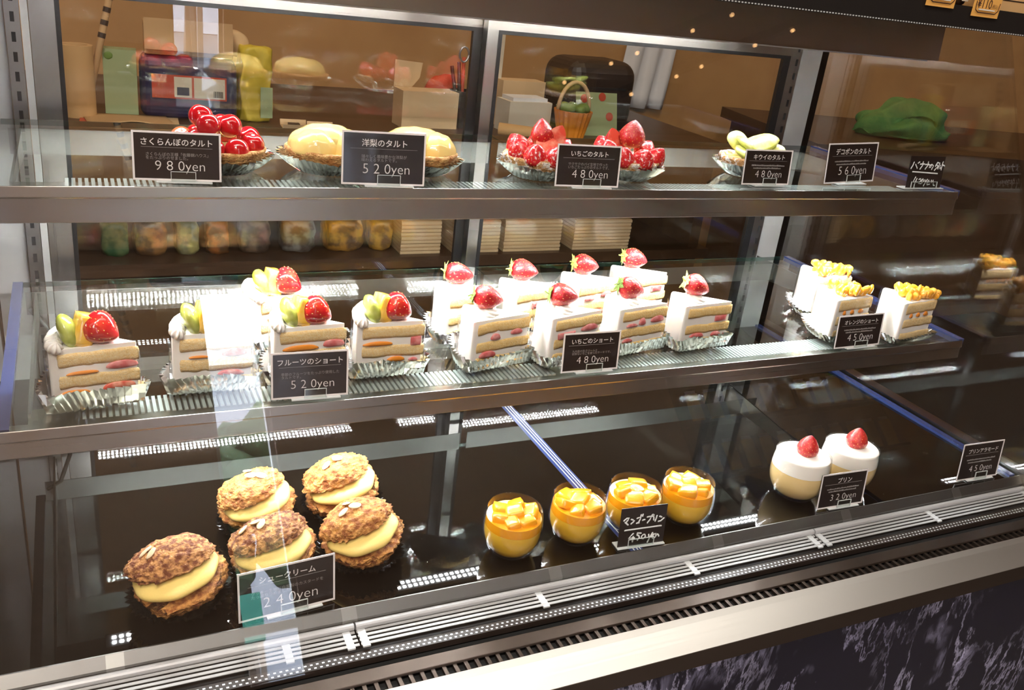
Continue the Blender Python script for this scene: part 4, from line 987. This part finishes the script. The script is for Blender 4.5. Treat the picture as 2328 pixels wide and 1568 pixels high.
# ---------------------------------------------------------------- price cards
CARD_G = 'printed black price cards with a white border'
HAND_G = 'handwritten black price cards'
def card(label, bl, z, yaw, w_, h, title=None, desc=None, price=None, tw=0.6, roll=0.0, clip=(0.42, 0.66), lean=6.0, fuzzy=None, hand=None, lift=0.0025):
    t = thing('price_card', label, 'price card', (bl[0], bl[1], z), R(yaw), HAND_G if hand else CARD_G)
    def TL(o): o.data.transform(Matrix.Translation((0, 0, lift)) @ Matrix.Rotation(R(roll), 4, 'Y') @ Matrix.Rotation(R(-lean), 4, 'X')); return o
    b = MB(); b.box(0, w_, 0, 0.0006, 0, h); TL(b.build('card_board', M['card'], t))
    if not hand:
        e = 0.0020; b = MB()
        for (x0, x1, z0, z1) in ((0, w_, 0, e), (0, w_, h - e, h), (0, e, e, h - e), (w_ - e, w_, e, h - e)): b.box(x0, x1, -0.0004, 0.0, z0, z1)
        TL(b.build('white_border', M['cardw'], t))
        TL(text_part('title_text', title, t, M['ink'], w_ * 0.5, h * 0.79, w_ * tw, None, bold=0.012))
        b = MB(); b.box(w_ * 0.10, w_ * 0.90, -0.0003, 0, h * 0.675, h * 0.675 + 0.0003); TL(b.build('rule', M['inkdim'], t))
        if desc: TL(text_part('small_text', desc[0], t, M['inkdim'], w_ * 0.5, h * 0.505, w_ * desc[1], None))
        if fuzzy:
            rnd = random.Random(len(label)); b = MB()
            for ln in range(2):
                x = w_ * (0.16 + 0.04 * ln)
                while x < w_ * (0.84 - 0.06 * ln):
                    l = rnd.uniform(0.0012, 0.0026); b.box(x, x + l, -0.0003, 0, h * (0.53 - 0.075 * ln), h * (0.53 - 0.075 * ln) + rnd.uniform(0.0012, 0.0022)); x += l + 0.0006
            TL(b.build('blurred_small_print', M['inkdim'], t))
        pw = w_ * 0.56
        TL(text_part('price_text', price[0] + ' ' + price[1] + ' ' + price[2] + 'yen', t, M['ink'], w_ * 0.53, h * 0.28, pw, None, bold=-0.012))
    else:
        TL(strokes_part('handwriting', hand, t, M['chalk'], 0.00105))
    # clear acrylic clip standing in front
    x0, x1 = w_ * clip[0], w_ * clip[1] + 0.004
    c = MB(); c.box(x0, x1, -0.0032, -0.0022, -lift * 0.3, h * 0.20); TL(c.build('acrylic_clip', M['acryl'], t))
    cl = t.children[-1]
    b = MB(); b.box(x0, x1, -0.0034, -0.002, h * 0.20 - 0.0005, h * 0.20); b.box(x0, x0 + 0.0006, -0.0034, -0.002, 0, h * 0.20 - 0.0005); b.box(x1 - 0.0006, x1, -0.0034, -0.002, 0, h * 0.20 - 0.0005)
    TL(b.build('clip_edge', M['acryle'], cl))
    b = MB(); b.box(x0 - 0.014, x1 + 0.016, -0.0035, 0.012, 0.0008, 0.0022); b.build('clip_foot', M['acryle'], t)
    return t
ZW = 0.0
card('black card for the 980 yen cherry tart', (0.1335, 0.106), Z1, -5, 0.0865, 0.0500, 'さくらんぼのタルト', ('さくらんぼの王様「佐藤錦ハウス」\nをたっぷりのせました。', 0.70), '980', 0.80)
card('black card for the 520 yen pear tart', (0.3475, 0.0955), Z1, -5, 0.0955, 0.0590, '洋梨のタルト', ('瑞々しく風味豊かな洋梨が\n味わえるタルトです。', 0.54), '520', 0.54)
card('black card for the 480 yen strawberry tart', (0.6165, 0.0935), Z1, -4, 0.0890, 0.0520, 'いちごのタルト', ('サクサクのパイ生地で作った\nいちごたっぷりのタルトです。', 0.64), '480', 0.58)
card('black card for the 480 yen kiwi tart', (0.9225, 0.1105), Z1, 0, 0.0850, 0.0490, 'キウイのタルト', None, '480', 0.66, fuzzy=True)
card('black card for the 560 yen dekopon tart, no tart left behind it', (1.0835, 0.1190), Z1, 5, 0.1090, 0.0590, 'デコポンのタルト', None, '560', 0.70, fuzzy=True, roll=-1.5)
card('black card for the 520 yen fruit shortcake', (0.2560, 0.0090), Z2, -2, 0.0845, 0.0535, 'フルーツのショート', ('季節のフルーツをたっぷり使用した\nタルトです。', 0.75), '520', 0.84)
card('black card for the 480 yen strawberry shortcake', (0.6145, 0.0090), Z2, -1, 0.0825, 0.0520, 'いちごのショート', ('九州産の生クリームと\n新鮮ないちごを使ったケーキです。', 0.68), '480', 0.72)
card('black card for the 450 yen orange shortcake', (1.0695, 0.0055), Z2, 1, 0.0920, 0.0500, 'オレンジのショート', None, '450', 0.74, fuzzy=True)
card('large black card for the 240 yen cream puff', (0.1975, -0.1365), ZD, 5, 0.1005, 0.0560, 'シュークリーム', ('クッキー生地に自家製のカスタードを\nたっぷりつめました。', 0.74), '240', 0.58)
card('black card for the 320 yen custard pudding', (0.9640, -0.1335), ZD, -2, 0.0815, 0.0520, 'プリン', None, '320', 0.30, fuzzy=True)
card('black card for the 450 yen pudding with fruit at the right end', (1.2440, -0.1300), ZD, -2, 0.0860, 0.0600, 'プリンアラモード', None, '450', 0.72, fuzzy=True)
def crop_strokes(S, x0, y0, wd, ht, sl, W_, H_):
    return [[((x - x0) / wd * W_, (1 - (y - y0 - sl * (x - x0)) / ht) * H_) for x, y in st] for st in S]
MGS = [[(250, 590), (330, 520), (390, 510), (360, 580), (330, 620)], [(290, 640), (380, 710)], [(460, 550), (510, 565)], [(470, 680), (520, 640), (550, 590)], [(630, 520), (740, 480), (720, 560), (690, 640)], [(630, 665), (700, 650)], [(738, 415), (735, 455)], [(790, 400), (783, 450)], [(800, 575), (860, 555)],
       [(930, 480), (1010, 468), (1050, 460), (1020, 560), (955, 650)], [(1090, 405), (1125, 425), (1115, 465), (1075, 465), (1065, 425), (1090, 405)], [(1125, 490), (1133, 565)], [(1215, 440), (1205, 520), (1180, 600)], [(1300, 460), (1360, 480)], [(1280, 610), (1350, 600), (1435, 510)], [(310, 880), (1380, 740)],
       [(570, 970), (455, 1110), (620, 1100)], [(580, 1060), (575, 1210)], [(700, 950), (690, 1020), (740, 1030), (770, 1090), (720, 1165)], [(710, 960), (800, 960)], [(880, 1000), (830, 1060), (840, 1120), (890, 1130), (950, 1060), (920, 1000), (880, 1000)], [(1040, 1000), (1055, 1090)], [(1150, 950), (1090, 1080), (1030, 1230)], [(1140, 1060), (1200, 1020), (1210, 980), (1160, 1000), (1140, 1070), (1180, 1120), (1230, 1090)], [(1250, 980), (1260, 1080), (1300, 990), (1330, 1010), (1350, 1050)]]
card('borderless handwritten card for the 450 yen mango pudding', (0.6455, -0.1320), ZD, -4, 0.0640, 0.0520, hand=crop_strokes(MGS, 165, 265, 1355, 1130, -0.122, 0.064, 0.052), clip=(0.20, 0.70))
BNS = [[(440, 390), (420, 500), (370, 610)], [(510, 470), (590, 610)], [(590, 430), (640, 390)], [(680, 470), (830, 470)], [(770, 390), (770, 520), (700, 650)], [(870, 490), (1010, 500)], [(960, 400), (970, 520), (890, 660)], [(1110, 500), (1080, 600), (1030, 610), (1040, 530), (1110, 500), (1180, 550), (1130, 680)], [(1310, 430), (1250, 570)], [(1300, 440), (1400, 460), (1370, 570), (1240, 720)], [(1290, 520), (1350, 580)], [(1375, 580), (1360, 670)], [(1430, 540), (1430, 670), (1465, 640)], [(1510, 420), (1500, 570), (1490, 710)], [(1510, 530), (1590, 570)], [(450, 735), (900, 790), (1380, 850)],
       [(600, 940), (540, 1120), (720, 1130)], [(660, 1000), (610, 1200), (610, 1330)], [(740, 1030), (800, 1010), (820, 1070), (750, 1180), (840, 1190)], [(880, 1020), (840, 1100), (880, 1180), (920, 1100), (880, 1020)], [(960, 1060), (1000, 1140)], [(1050, 1050), (950, 1280)], [(1060, 1170), (1150, 1150), (1110, 1080), (1060, 1160), (1080, 1250), (1160, 1230)], [(1210, 1090), (1220, 1190), (1280, 1090), (1310, 1270), (1350, 1290)]]
card('borderless handwritten card for the 420 yen banana tart', (1.2355, 0.1020), Z1, 1, 0.0770, 0.0480, hand=crop_strokes(BNS, 330, 160, 1275, 1150, 0.06, 0.077, 0.048), clip=(0.10, 0.80))

# ---------------------------------------------------------------- behind the glass: worktop, rack and what stands on them
WT = 0.118
wt = thing('worktop', 'dark brown worktop behind the sliding doors', 'worktop', (0.7, 1.2, ZF))
boxo('top_board', M['counter'], wt, -1.4, 0.85, -0.32, 0.34, 1 + WT - 0.035, 1 + WT)
boxo('lower_shelf', M['counter'], wt, -1.4, 0.85, -0.28, 0.34, 1 - 0.175, 1 - 0.150)
for x in (-1.4, 0.80): boxo('side_panel', M['counter'], wt, x, x + 0.03, -0.26, 0.34, 0, 1 + WT - 0.036)
boxo('back_panel', M['counter'], wt, -1.37, 0.80, 0.30, 0.335, 0, 1 + WT - 0.036)
t = thing('paper_roll', 'tan cardboard roll standing at the worktop left end', 'paper roll', (0.094, 1.0, WT))
b = MB(); b.lathe([(0.029, 0.0), (0.029, 0.128), (0.021, 0.128), (0.021, 0.004)], 32, 0, None, True); b.build('tube', M['cardboard'], t); smooth_by_angle(t.children[-1])
t = thing('knife_stick', 'striped wooden stick leaning out of the tan roll', 'stick', (0.105, 1.003, WT + 0.006))
b = MB(); b.tube([(0, 0, 0), (0.075, 0.02, 0.30)], 0.0065, 8); b.build('shaft', M['kraft'], t, smooth=True)
b = MB()
for k in range(7):
    u = 0.45 + 0.075 * k; b.tube([(0.075 * u, 0.02 * u, 0.30 * u), (0.075 * (u + 0.03), 0.02 * (u + 0.03), 0.30 * (u + 0.03))], 0.0071, 8)
b.build('dark_bands', M['dark'], t)
t = thing('green_card_box', 'small pale green box beside the tan roll', 'box', (0.168, 1.035, WT), R(-4))
boxo('carton', M['lime'], t, -0.028, 0.030, -0.02, 0.02, 0, 0.122); lump(t, 'leaf_print', 'leaf', (-0.018, -0.0203, 0.11), (0.008, 0.0006, 0.007), (0, 0, 0), 0, 1, 2)
t = thing('blue_package', 'navy wrapped package with a red label strip', 'package', (0.29, 1.03, WT), R(-5))
b = MB(); b.box(-0.088, 0.090, -0.035, 0.05, 0, 0.118); o = b.build('wrap', M['navy'], t, bevel=0.018, bseg=4)
lb = MB(); lb.box(-0.066, 0.070, -0.0362, -0.0352, 0.040, 0.084); lb = lb.build('label_strip', M['redlabel'], t)
q = MB(); q.box(-0.026, 0.006, -0.037, -0.0363, 0.043, 0.081); q.box(0.010, 0.067, -0.037, -0.0363, 0.043, 0.081); q.build('label_picture', M['paperw'], lb)
q = MB(); q.prism([(-0.0376, 0.047), (-0.0376, 0.062), (-0.0371, 0.062), (-0.0371, 0.047)], -0.021, 0.001); q.build('blue_tub_print', M['navy'], lb)
q = MB()
for k in range(9): q.box(0.046 + k * 0.0020, 0.047 + k * 0.0020 + 0.0005 * (k % 2), -0.0376, -0.0371, 0.046, 0.058)
q.build('barcode_print', M['dark'], lb)
t = thing('flat_carton', 'open kraft carton lying on top of the navy package', 'carton', (0.292, 1.03, WT + 0.119), R(-3))
b = MB(); b.box(-0.080, 0.080, -0.03, 0.045, 0.0, 0.056); b.build('box', M['cardboard'], t, bevel=0.002)
b = MB(); b.box(-0.079, 0.079, -0.046, -0.0445, 0.004, 0.060, 0, Matrix.Rotation(R(-8), 4, 'X')); b.build('front_flap', M['kraft'], t)
t = thing('paper_bundle', 'rolled paper bundle behind the open kraft carton', 'paper', (0.385, 1.06, WT + 0.119))
b = MB(); b.lathe([(0.020, -0.03), (0.024, -0.02), (0.024, 0.02), (0.020, 0.03)], 20, 0, Matrix.Translation((0, 0, 0.0245)) @ Matrix.Rotation(R(90), 4, 'X')); b.build('roll', M['kraftl'], t, smooth=True)
t = thing('yellow_bag', 'shiny yellow bag standing right of the navy package', 'bag', (0.415, 1.02, WT), R(3))
b = MB(); b.ball(1, 4)
for i, v in enumerate(b.v): b.v[i] = Vector((max(-.8, min(.8, v.x * 1.2)) * 0.038, max(-.8, min(.8, v.y * 1.2)) * 0.026, (max(-0.85, min(0.85, v.z * 1.2)) + 0.85) * 0.085)) + 0.006 * noise.noise_vector(v * 2.5)
for i, v in enumerate(b.v): b.v[i].z = max(v.z, 0.0005)
b.build('bag', M['yellow'], t, smooth=True)
boxo('green_panel', M['lime'], t, 0.006, 0.030, -0.0275, -0.0265, 0.01, 0.07)
t = thing('kraft_envelope', 'brown paper envelope with an orange edge lying flat', 'envelope', (0.185, 0.925, WT), R(-3))
b = MB(); n = 14; vs = []; fs = []
for j in range(7):
    for i in range(n + 1):
        x = -0.075 + 0.15 * i / n; y = -0.035 + 0.12 * j / 6
        vs.append((x + 0.02 * (j / 6) * -1, y, 0.003 + 0.010 * math.sin(PI * i / n) ** 2 * (1 - j / 6) + 0.001))
for j in range(6):
    for i in range(n): fs.append((j * (n + 1) + i, j * (n + 1) + i + 1, (j + 1) * (n + 1) + i + 1, (j + 1) * (n + 1) + i))
b.add(vs, fs); o = b.build('upper_sheet', M['kraft'], t, smooth=True); md = o.modifiers.new('thick', 'SOLIDIFY'); md.thickness = 0.001
boxo('lower_sheet', M['kraftl'], t, -0.077, 0.077, -0.037, 0.085, 0.0002, 0.0014); boxo('orange_edge', M['redlabel'], t, -0.094, -0.078, -0.03, 0.085, 0.0002, 0.002)
t = thing('paper_trays', 'pair of folded kraft cake trays with dark squares', 'cake tray', (0.505, 0.955, WT), R(-4))
for k, (x, y) in enumerate(((-0.022, 0.0), (0.03, -0.012))):
    b = MB(); b.prism([(-0.02, 0.0005), (0.02, 0.0005), (0.026, 0.012), (0.0245, 0.012), (0.019, 0.002), (-0.019, 0.002), (-0.0245, 0.010), (-0.026, 0.010)], x - 0.026, x + 0.026, 0, Matrix.Translation((0, y, 0)))
    o = b.build('tray', M['kraftl'], t); boxo('dark_square', M['dark'], o, x - 0.012, x + 0.010, y - 0.008, y + 0.012, 0.0022, 0.008)
t = thing('kraft_box', 'open kraft box with a tall back flap', 'box', (0.785, 1.0, WT), R(2))
b = MB(); b.box(-0.064, 0.066, 0.0, 0.06, 0.0, 0.078); b.build('box', M['kraftl'], t); b = MB(); b.slab([(-0.064, 0), (-0.022, 0), (-0.005, 0.02), (0.0, 0.052), (-0.064, 0.056)], 0.0, 0.002, 0, Matrix.Translation((0, 0.062, 0.0785)) @ Matrix.Rotation(R(90), 4, 'X')); b.build('flap', M['kraftl'], t)
t = thing('red_cloth', 'dark red folded cloth peeking over the kraft box', 'cloth', (0.85, 1.10, WT))
lump(t, 'cloth', 'redlabel', (0, 0, 0.045), (0.05, 0.03, 0.06), (0, 0, 0), 0.25, 1.5, 3, 4)
t = thing('utensil_cup', 'dark cup of pens and scissors behind the door edge', 'utensil cup', (0.875, 1.04, WT))
b = MB(); b.lathe([(0.026, 0), (0.030, 0.08), (0.027, 0.08), (0.024, 0.004)], 24); b.build('cup', M['dark'], t)
for k, (dx, dz, m_) in enumerate([(0.012, 0.16, 'dark'), (-0.01, 0.14, 'dark'), (0.02, 0.15, 'navy'), (-0.018, 0.13, 'dark'), (0.0, 0.15, 'redlabel')]):
    b = MB(); b.tube([(dx * 0.3, 0, 0.01), (dx * 1.6, -0.005 + 0.004 * k, dz)], 0.0042, 8); b.build('pen', M[m_], t, smooth=True)
t = thing('scissors', 'scissors with looped grey handles in the dark cup', 'scissors', (0.882, 1.035, WT + 0.012))
b = MB()
for s_ in (-1, 1): b.tube([(0.014 * s_ + 0.011 * math.cos(q_ * PI / 6), 0, 0.145 + 0.016 * math.sin(q_ * PI / 6)) for q_ in range(13)], 0.0026, 6)
b.tube([(0, 0, 0.0), (0.006, 0, 0.13)], 0.003, 6); b.build('handles', M['silver'], t, smooth=True)
t = thing('wall_notice', 'cream paper notice with a black mark, standing behind the napkin box', 'notice', (0.945, 1.085, WT), R(2))
b = MB(); b.box(-0.038, 0.042, 0, 0.003, 0.08, 0.205); b.build('sheet', M['paperw'], t); b = MB(); b.box(-0.016, 0.012, -0.001, 0, -0.0055, 0.0055, 0, Matrix.Translation((0.010, 0, 0.165)) @ Matrix.Rotation(R(-35), 4, 'Y')); b.build('black_mark', M['dark'], t)
boxo('stand', M['dark'], t, -0.01, 0.01, 0.003, 0.006, 0, 0.20)
t = thing('wooden_block', 'pale wooden block behind the white napkin box', 'block', (1.04, 1.06, WT), R(3))
boxo('block', M['kraftl'], t, -0.06, 0.052, 0, 0.05, 0.0, 0.105)
t = thing('napkin_box', 'white napkin box open at the top', 'box', (1.018, 1.0, WT), R(4))
b = MB(); b.box(-0.055, 0.055, -0.02, 0.045, 0, 0.07); b.build('box', M['paperw'], t); boxo('napkins', M['white'], t, -0.045, 0.045, -0.014, 0.039, 0.0702, 0.078)
t = thing('tan_paper_roll', 'rolled tan paper lying on the worktop edge', 'paper roll', (0.965, 0.925, WT), R(-32))
b = MB(); vs = []; n = 40
for i in range(n):
    f = i / n * 4 * PI; r_ = 0.006 + 0.010 * i / n; vs.append((r_ * math.cos(f), r_ * math.sin(f) + 0.0165))
pr = [(y, z) for y, z in vs]; b.add([(-0.042, y, z) for y, z in pr] + [(0.042, y, z) for y, z in pr], [(i, i + 1, n + i + 1, n + i) for i in range(n - 1)])
b.build('roll', M['cardboard'], t, smooth=True)
t = thing('gift_basket', 'small orange basket with a kraft handle and green leaves', 'basket', (1.115, 0.955, WT))
b = MB(); b.lathe([(0.030, 0.0), (0.044, 0.062), (0.041, 0.062), (0.028, 0.004)], 40, 0, None, True, lambda a_, i: 1 + 0.03 * math.cos(20 * a_)); b.build('bowl', M['orangef'], t)
b = MB(); b.tube([(0.040 * math.cos(PI * i / 12), 0, 0.062 + 0.062 * math.sin(PI * i / 12)) for i in range(13)], 0.0045, 6); b.build('handle', M['kraftl'], t, smooth=True)
for k in range(5): lump(t, 'leafy_filling', 'leaf', (0.024 * math.cos(k * 1.25), 0.02 * math.sin(k * 1.25), 0.066), (0.020, 0.014, 0.012), (0, 0, k), 0.2, 1.4, 2, k)
t = thing('label_printer', 'dark rounded label printer at the worktop right end', 'printer', (1.235, 1.06, WT), R(4))
b = MB(); b.box(-0.10, 0.10, -0.03, 0.12, 0, 0.165); b.build('body', M['dark'], t, bevel=0.04, bseg=5); boxo('paper_slot', M['slot'], t, -0.06, 0.06, -0.0312, -0.0302, 0.10, 0.106); boxo('front_tray', M['blackm'], t, -0.08, 0.08, -0.05, -0.0305, 0.01, 0.03)
t = thing('leaning_card', 'pale green card with red dots against the printer', 'card', (1.20, 0.985, WT), R(2))
b = MB(); b.box(-0.052, 0.062, 0, 0.002, 0, 0.10, 0, Matrix.Rotation(R(-16), 4, 'X')); o = b.build('sheet', M['lime'], t)
for (x, z) in ((-0.03, 0.085), (0.04, 0.045), (0.02, 0.09)): q = MB(); q.lathe([(0.010, 0.0), (0.010, 0.0006)], 18, 0, Matrix.Rotation(R(-16), 4, 'X') @ Matrix.Translation((x, -0.0003, z)) @ Matrix.Rotation(R(90), 4, 'X')); q.build('red_dot', M['redlabel'], t)
t = thing('white_apron', 'white cloth hanging on the wall at the right', 'cloth', (1.68, 1.528, 0.062)); t.scale = (1.11, 1.0, 1.11)
b = MB(); vs = []; fs = []
for j in range(9):
    for i in range(13): vs.append((-0.07 + 0.15 * i / 12 - 0.02 * j / 8, 0.012 * math.sin(i * 1.4 + j * 0.2), 0.30 - 0.26 * j / 8))
for j in range(8):
    for i in range(12): fs.append((j * 13 + i, j * 13 + i + 1, (j + 1) * 13 + i + 1, (j + 1) * 13 + i))
b.add(vs, fs); o = b.build('cloth', M['white'], t, smooth=True); md = o.modifiers.new('thick', 'SOLIDIFY'); md.thickness = 0.003
boxo('rail', M['dark'], t, -0.09, 0.10, -0.01, 0.012, 0.302, 0.312)
# lower shelf behind the doors: stacks of folded bags and packets
LZ = -0.150
BG = 'folded kraft paper bags on the lower back shelf'
first = None
xs = [(0.715, 'at the left'), (0.845, 'second from the left'), (0.985, 'second from the right'), (1.15, 'at the right end')]
for k, (x, wd) in enumerate(((0.765, 0.094), (0.90, 0.115), (1.045, 0.15), (1.235, 0.16))):
    for j in range(9):
        if first is None:
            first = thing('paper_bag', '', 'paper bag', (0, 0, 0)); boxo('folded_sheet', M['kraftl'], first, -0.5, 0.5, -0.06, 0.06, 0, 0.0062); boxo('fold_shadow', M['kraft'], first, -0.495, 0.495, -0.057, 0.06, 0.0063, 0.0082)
            o = first
        else: o = copy_tree(first)
        o.location = (x, 1.0 + random.uniform(-0.002, 0.002), LZ + j * 0.0084); o.scale = (wd, 1, 1); o['label'] = 'flat kraft paper bag in the ' + ['leftmost', 'second', 'third', 'rightmost'][k] + ' stack of the lower back shelf'; o['group'] = BG + ', ' + ['leftmost', 'second', 'third', 'rightmost'][k] + ' stack'; o['category'] = 'paper bag'
PK = [pmat('packet ' + n_, c_, 0.45, mix=(c2_, 40, 0.45, 0.6, 4)) for n_, c_, c2_ in (('green', (0.015, 0.09, 0.03), (0.10, 0.16, 0.06)), ('brown', (0.10, 0.05, 0.02), (0.30, 0.14, 0.04)), ('cream', (0.22, 0.20, 0.10), (0.4, 0.34, 0.12)), ('orange', (0.30, 0.10, 0.02), (0.10, 0.05, 0.02)), ('striped', (0.16, 0.10, 0.06), (0.05, 0.03, 0.02)), ('silver', (0.20, 0.18, 0.15), (0.06, 0.04, 0.03)), ('golden', (0.40, 0.19, 0.03), (0.12, 0.06, 0.02)), ('yellow', (0.42, 0.22, 0.03), (0.16, 0.08, 0.02)))]  # shade of the lower shelf is put into these darkened packet colours
for k, (x, wd, m_, lab) in enumerate([(0.14, 0.05, 'leaf', 'green packet at the left of the lower back shelf'), (0.205, 0.06, 'cardboard', 'brown packet next to the green packet'), (0.275, 0.045, 'paperw', 'cream packet beside the brown packet'), (0.335, 0.045, 'orangef', 'orange packet beside the cream packet'), (0.41, 0.06, 'kraft', 'striped brown packet in the middle of the lower back shelf'), (0.50, 0.07, 'silver', 'silver packet between brown and golden packets'), (0.60, 0.08, 'orangef', 'golden orange packet beside the silver packet'), (0.685, 0.05, 'peach', 'yellow packet next to the leftmost bag stack')]):
    t = thing('snack_packet', lab, 'packet', (x, 1.0, LZ), R(random.uniform(-8, 8)))
    b = MB(); b.ball(1, 3)
    for i, v in enumerate(b.v): b.v[i] = Vector((max(-.8, min(.8, v.x * 1.2)) * wd * 0.6, max(-.8, min(.8, v.y * 1.2)) * 0.04, (max(-0.8, min(0.8, v.z * 1.1)) + 0.8) * 0.042)) + 0.004 * noise.noise_vector(v * 3 + Vector((k, 0, 0)))
    for i, v in enumerate(b.v): b.v[i].z = max(v.z, 0.0004)
    b.build('bag', PK[k], t, smooth=True); boxo('seal', PK[k], t, -wd * 0.45, wd * 0.45, -0.002, 0.002, 0.066, 0.078)
# counter at the right with a green towel
t = thing('side_counter', 'dark counter beyond the right end of the showcase', 'counter', (2.35, 0.98, ZF), R(-12))
boxo('top', M['counter'], t, -0.55, 1.3, -0.26, 0.30, 1 + 0.115, 1 + 0.145); boxo('body', M['counter'], t, -0.52, 1.27, -0.24, 0.28, 0, 1 + 0.1145)
t = thing('green_towel', 'crumpled green towel on the dark side counter', 'towel', (2.215, 1.0, 0.146))
b = MB(); b.ball(1, 5)
for i, v in enumerate(b.v):
    q = 1 + 0.16 * noise.noise(v * 1.4) + 0.06 * noise.noise(v * 4.0)
    fold = abs(math.sin(v.y * 4.2 + v.x * 1.5 + 1.6 * noise.noise(v * 1.2))) 
    z = max(v.z, -0.1) * 0.070 * q * (1 - 0.35 * v.x * v.x) + 0.040 * fold * max(0.0, v.z + 0.25)
    b.v[i] = Vector((v.x * 0.165 * q + 0.01 * fold, v.y * 0.080 * q * (1 + 0.16 * math.sin(10 * v.z + 3.0 * v.x + 2 * noise.noise(v * 1.5))), max(0.001, z * 0.86 + 0.008 + 0.006 * math.sin(10 * v.z + 3.0 * v.x))))
b.build('towel', M['towel'], t, smooth=True)

# ---------------------------------------------------------------- rack on the opposite wall, seen as a reflection in the front glass
t = thing('wall_rack', 'dark rack of golden packets on the opposite wall, seen as a reflection', 'rack', (3.75, YF, 0.62))
boxo('back_board', M['blackm'], t, -0.75, 0.75, 0.0, 0.02, 0, 0.62); boxo('ledge', M['blackm'], t, -0.75, 0.75, 0.02, 0.10, 0.0, 0.015); boxo('ledge', M['blackm'], t, -0.75, 0.75, 0.02, 0.10, 0.30, 0.315)
gp = None
for r_ in range(2):
    for k in range(11):
        if gp is None:
            gp = thing('gold_packet', '', 'packet'); boxo('pouch', M['gold'], gp, -0.035, 0.035, 0.0, 0.03, 0, 0.17, 0.006); boxo('seal', M['silver'], gp, -0.034, 0.034, 0.013, 0.017, 0.1705, 0.19); o = gp
        else: o = copy_tree(gp)
        o.location = (3.75 - 0.66 + 0.132 * k, YF + 0.045, 0.6352 + 0.30 * r_); o.rotation_euler = (0, 0, R(random.uniform(-12, 12)))
        o['label'] = 'golden packet on the ' + ('lower' if r_ == 0 else 'upper') + ' ledge of the reflected wall rack'; o['group'] = 'golden packets on the ' + ('lower' if r_ == 0 else 'upper') + ' rack ledge'; o['category'] = 'packet'

# ---------------------------------------------------------------- on the roof of the case: snack packs, price notes, brown box
for k, (x, lab, txt, zb) in enumerate([(1.158, 'orange handwritten price note, left of the two above the case', None, 0.480), (1.252, 'orange price note reading 110 yen above the case', '¥110', 0.474)]):
    t = thing('price_note', lab, 'price note', (x, 0.0895, zb), 0)
    b = MB(); b.box(0, 0.056, 0, 0.0006, 0, 0.075, 0, None); b.build('paper', M['notepaper'], t)
    st = [[(0.004, 0.020), (0.005, 0.009), (0.011, 0.0055), (0.046, 0.0055), (0.052, 0.010), (0.0525, 0.020)]]
    if not txt: st += [[(0.008 + 0.004 * i, 0.020 + 0.001 * (i % 2)), (0.010 + 0.004 * i, 0.0215 - 0.001 * (i % 3))] for i in range(9)]
    strokes_part('marker_line', st, t, M['marker'], 0.0007)
    if txt: text_part('price_text', '¥110', t, M['marker'], 0.021, 0.0180, 0.030, 0.0125); text_part('tax_text', '(税込)', t, M['marker'], 0.0435, 0.0150, 0.013, 0.0065)
    boxo('clip', M['acryle'], t, 0.010, 0.044, -0.002, -0.0012, 0.009, 0.0105)
for k in range(6):
    t = thing('snack_pack', 'small clear snack pack, ' + ['first', 'second', 'third', 'fourth', 'fifth', 'sixth'][k] + ' from the left on the case roof', 'snack pack', (0.985 + 0.052 * k + (0.02 if k > 4 else 0), 0.135, 0.4862))
    b = MB(); b.ball(1, 3)
    for i, v in enumerate(b.v): b.v[i] = Vector((v.x * 0.022, v.y * 0.016, (max(-0.8, v.z) + 0.8) * 0.036)) + 0.002 * noise.noise_vector(v * 3 + Vector((k, 0, 0)))
    for i, v in enumerate(b.v): b.v[i].z = max(v.z, 0.0004)
    b.build('pack', M['counter'], t, smooth=True); boxo('white_tag', M['paperw'], t, -0.006, 0.006, -0.0185, -0.0175, 0.006, 0.018)
t = thing('brown_carton', 'brown carton at the right end of the case roof', 'carton', (1.42, 0.20, 0.4862))
boxo('box', M['cardboard'], t, -0.10, 0.16, -0.095, 0.10, 0, 0.12); boxo('lid_line', M['dark'], t, -0.1005, 0.1605, -0.0956, -0.0951, 0.014, 0.0155)
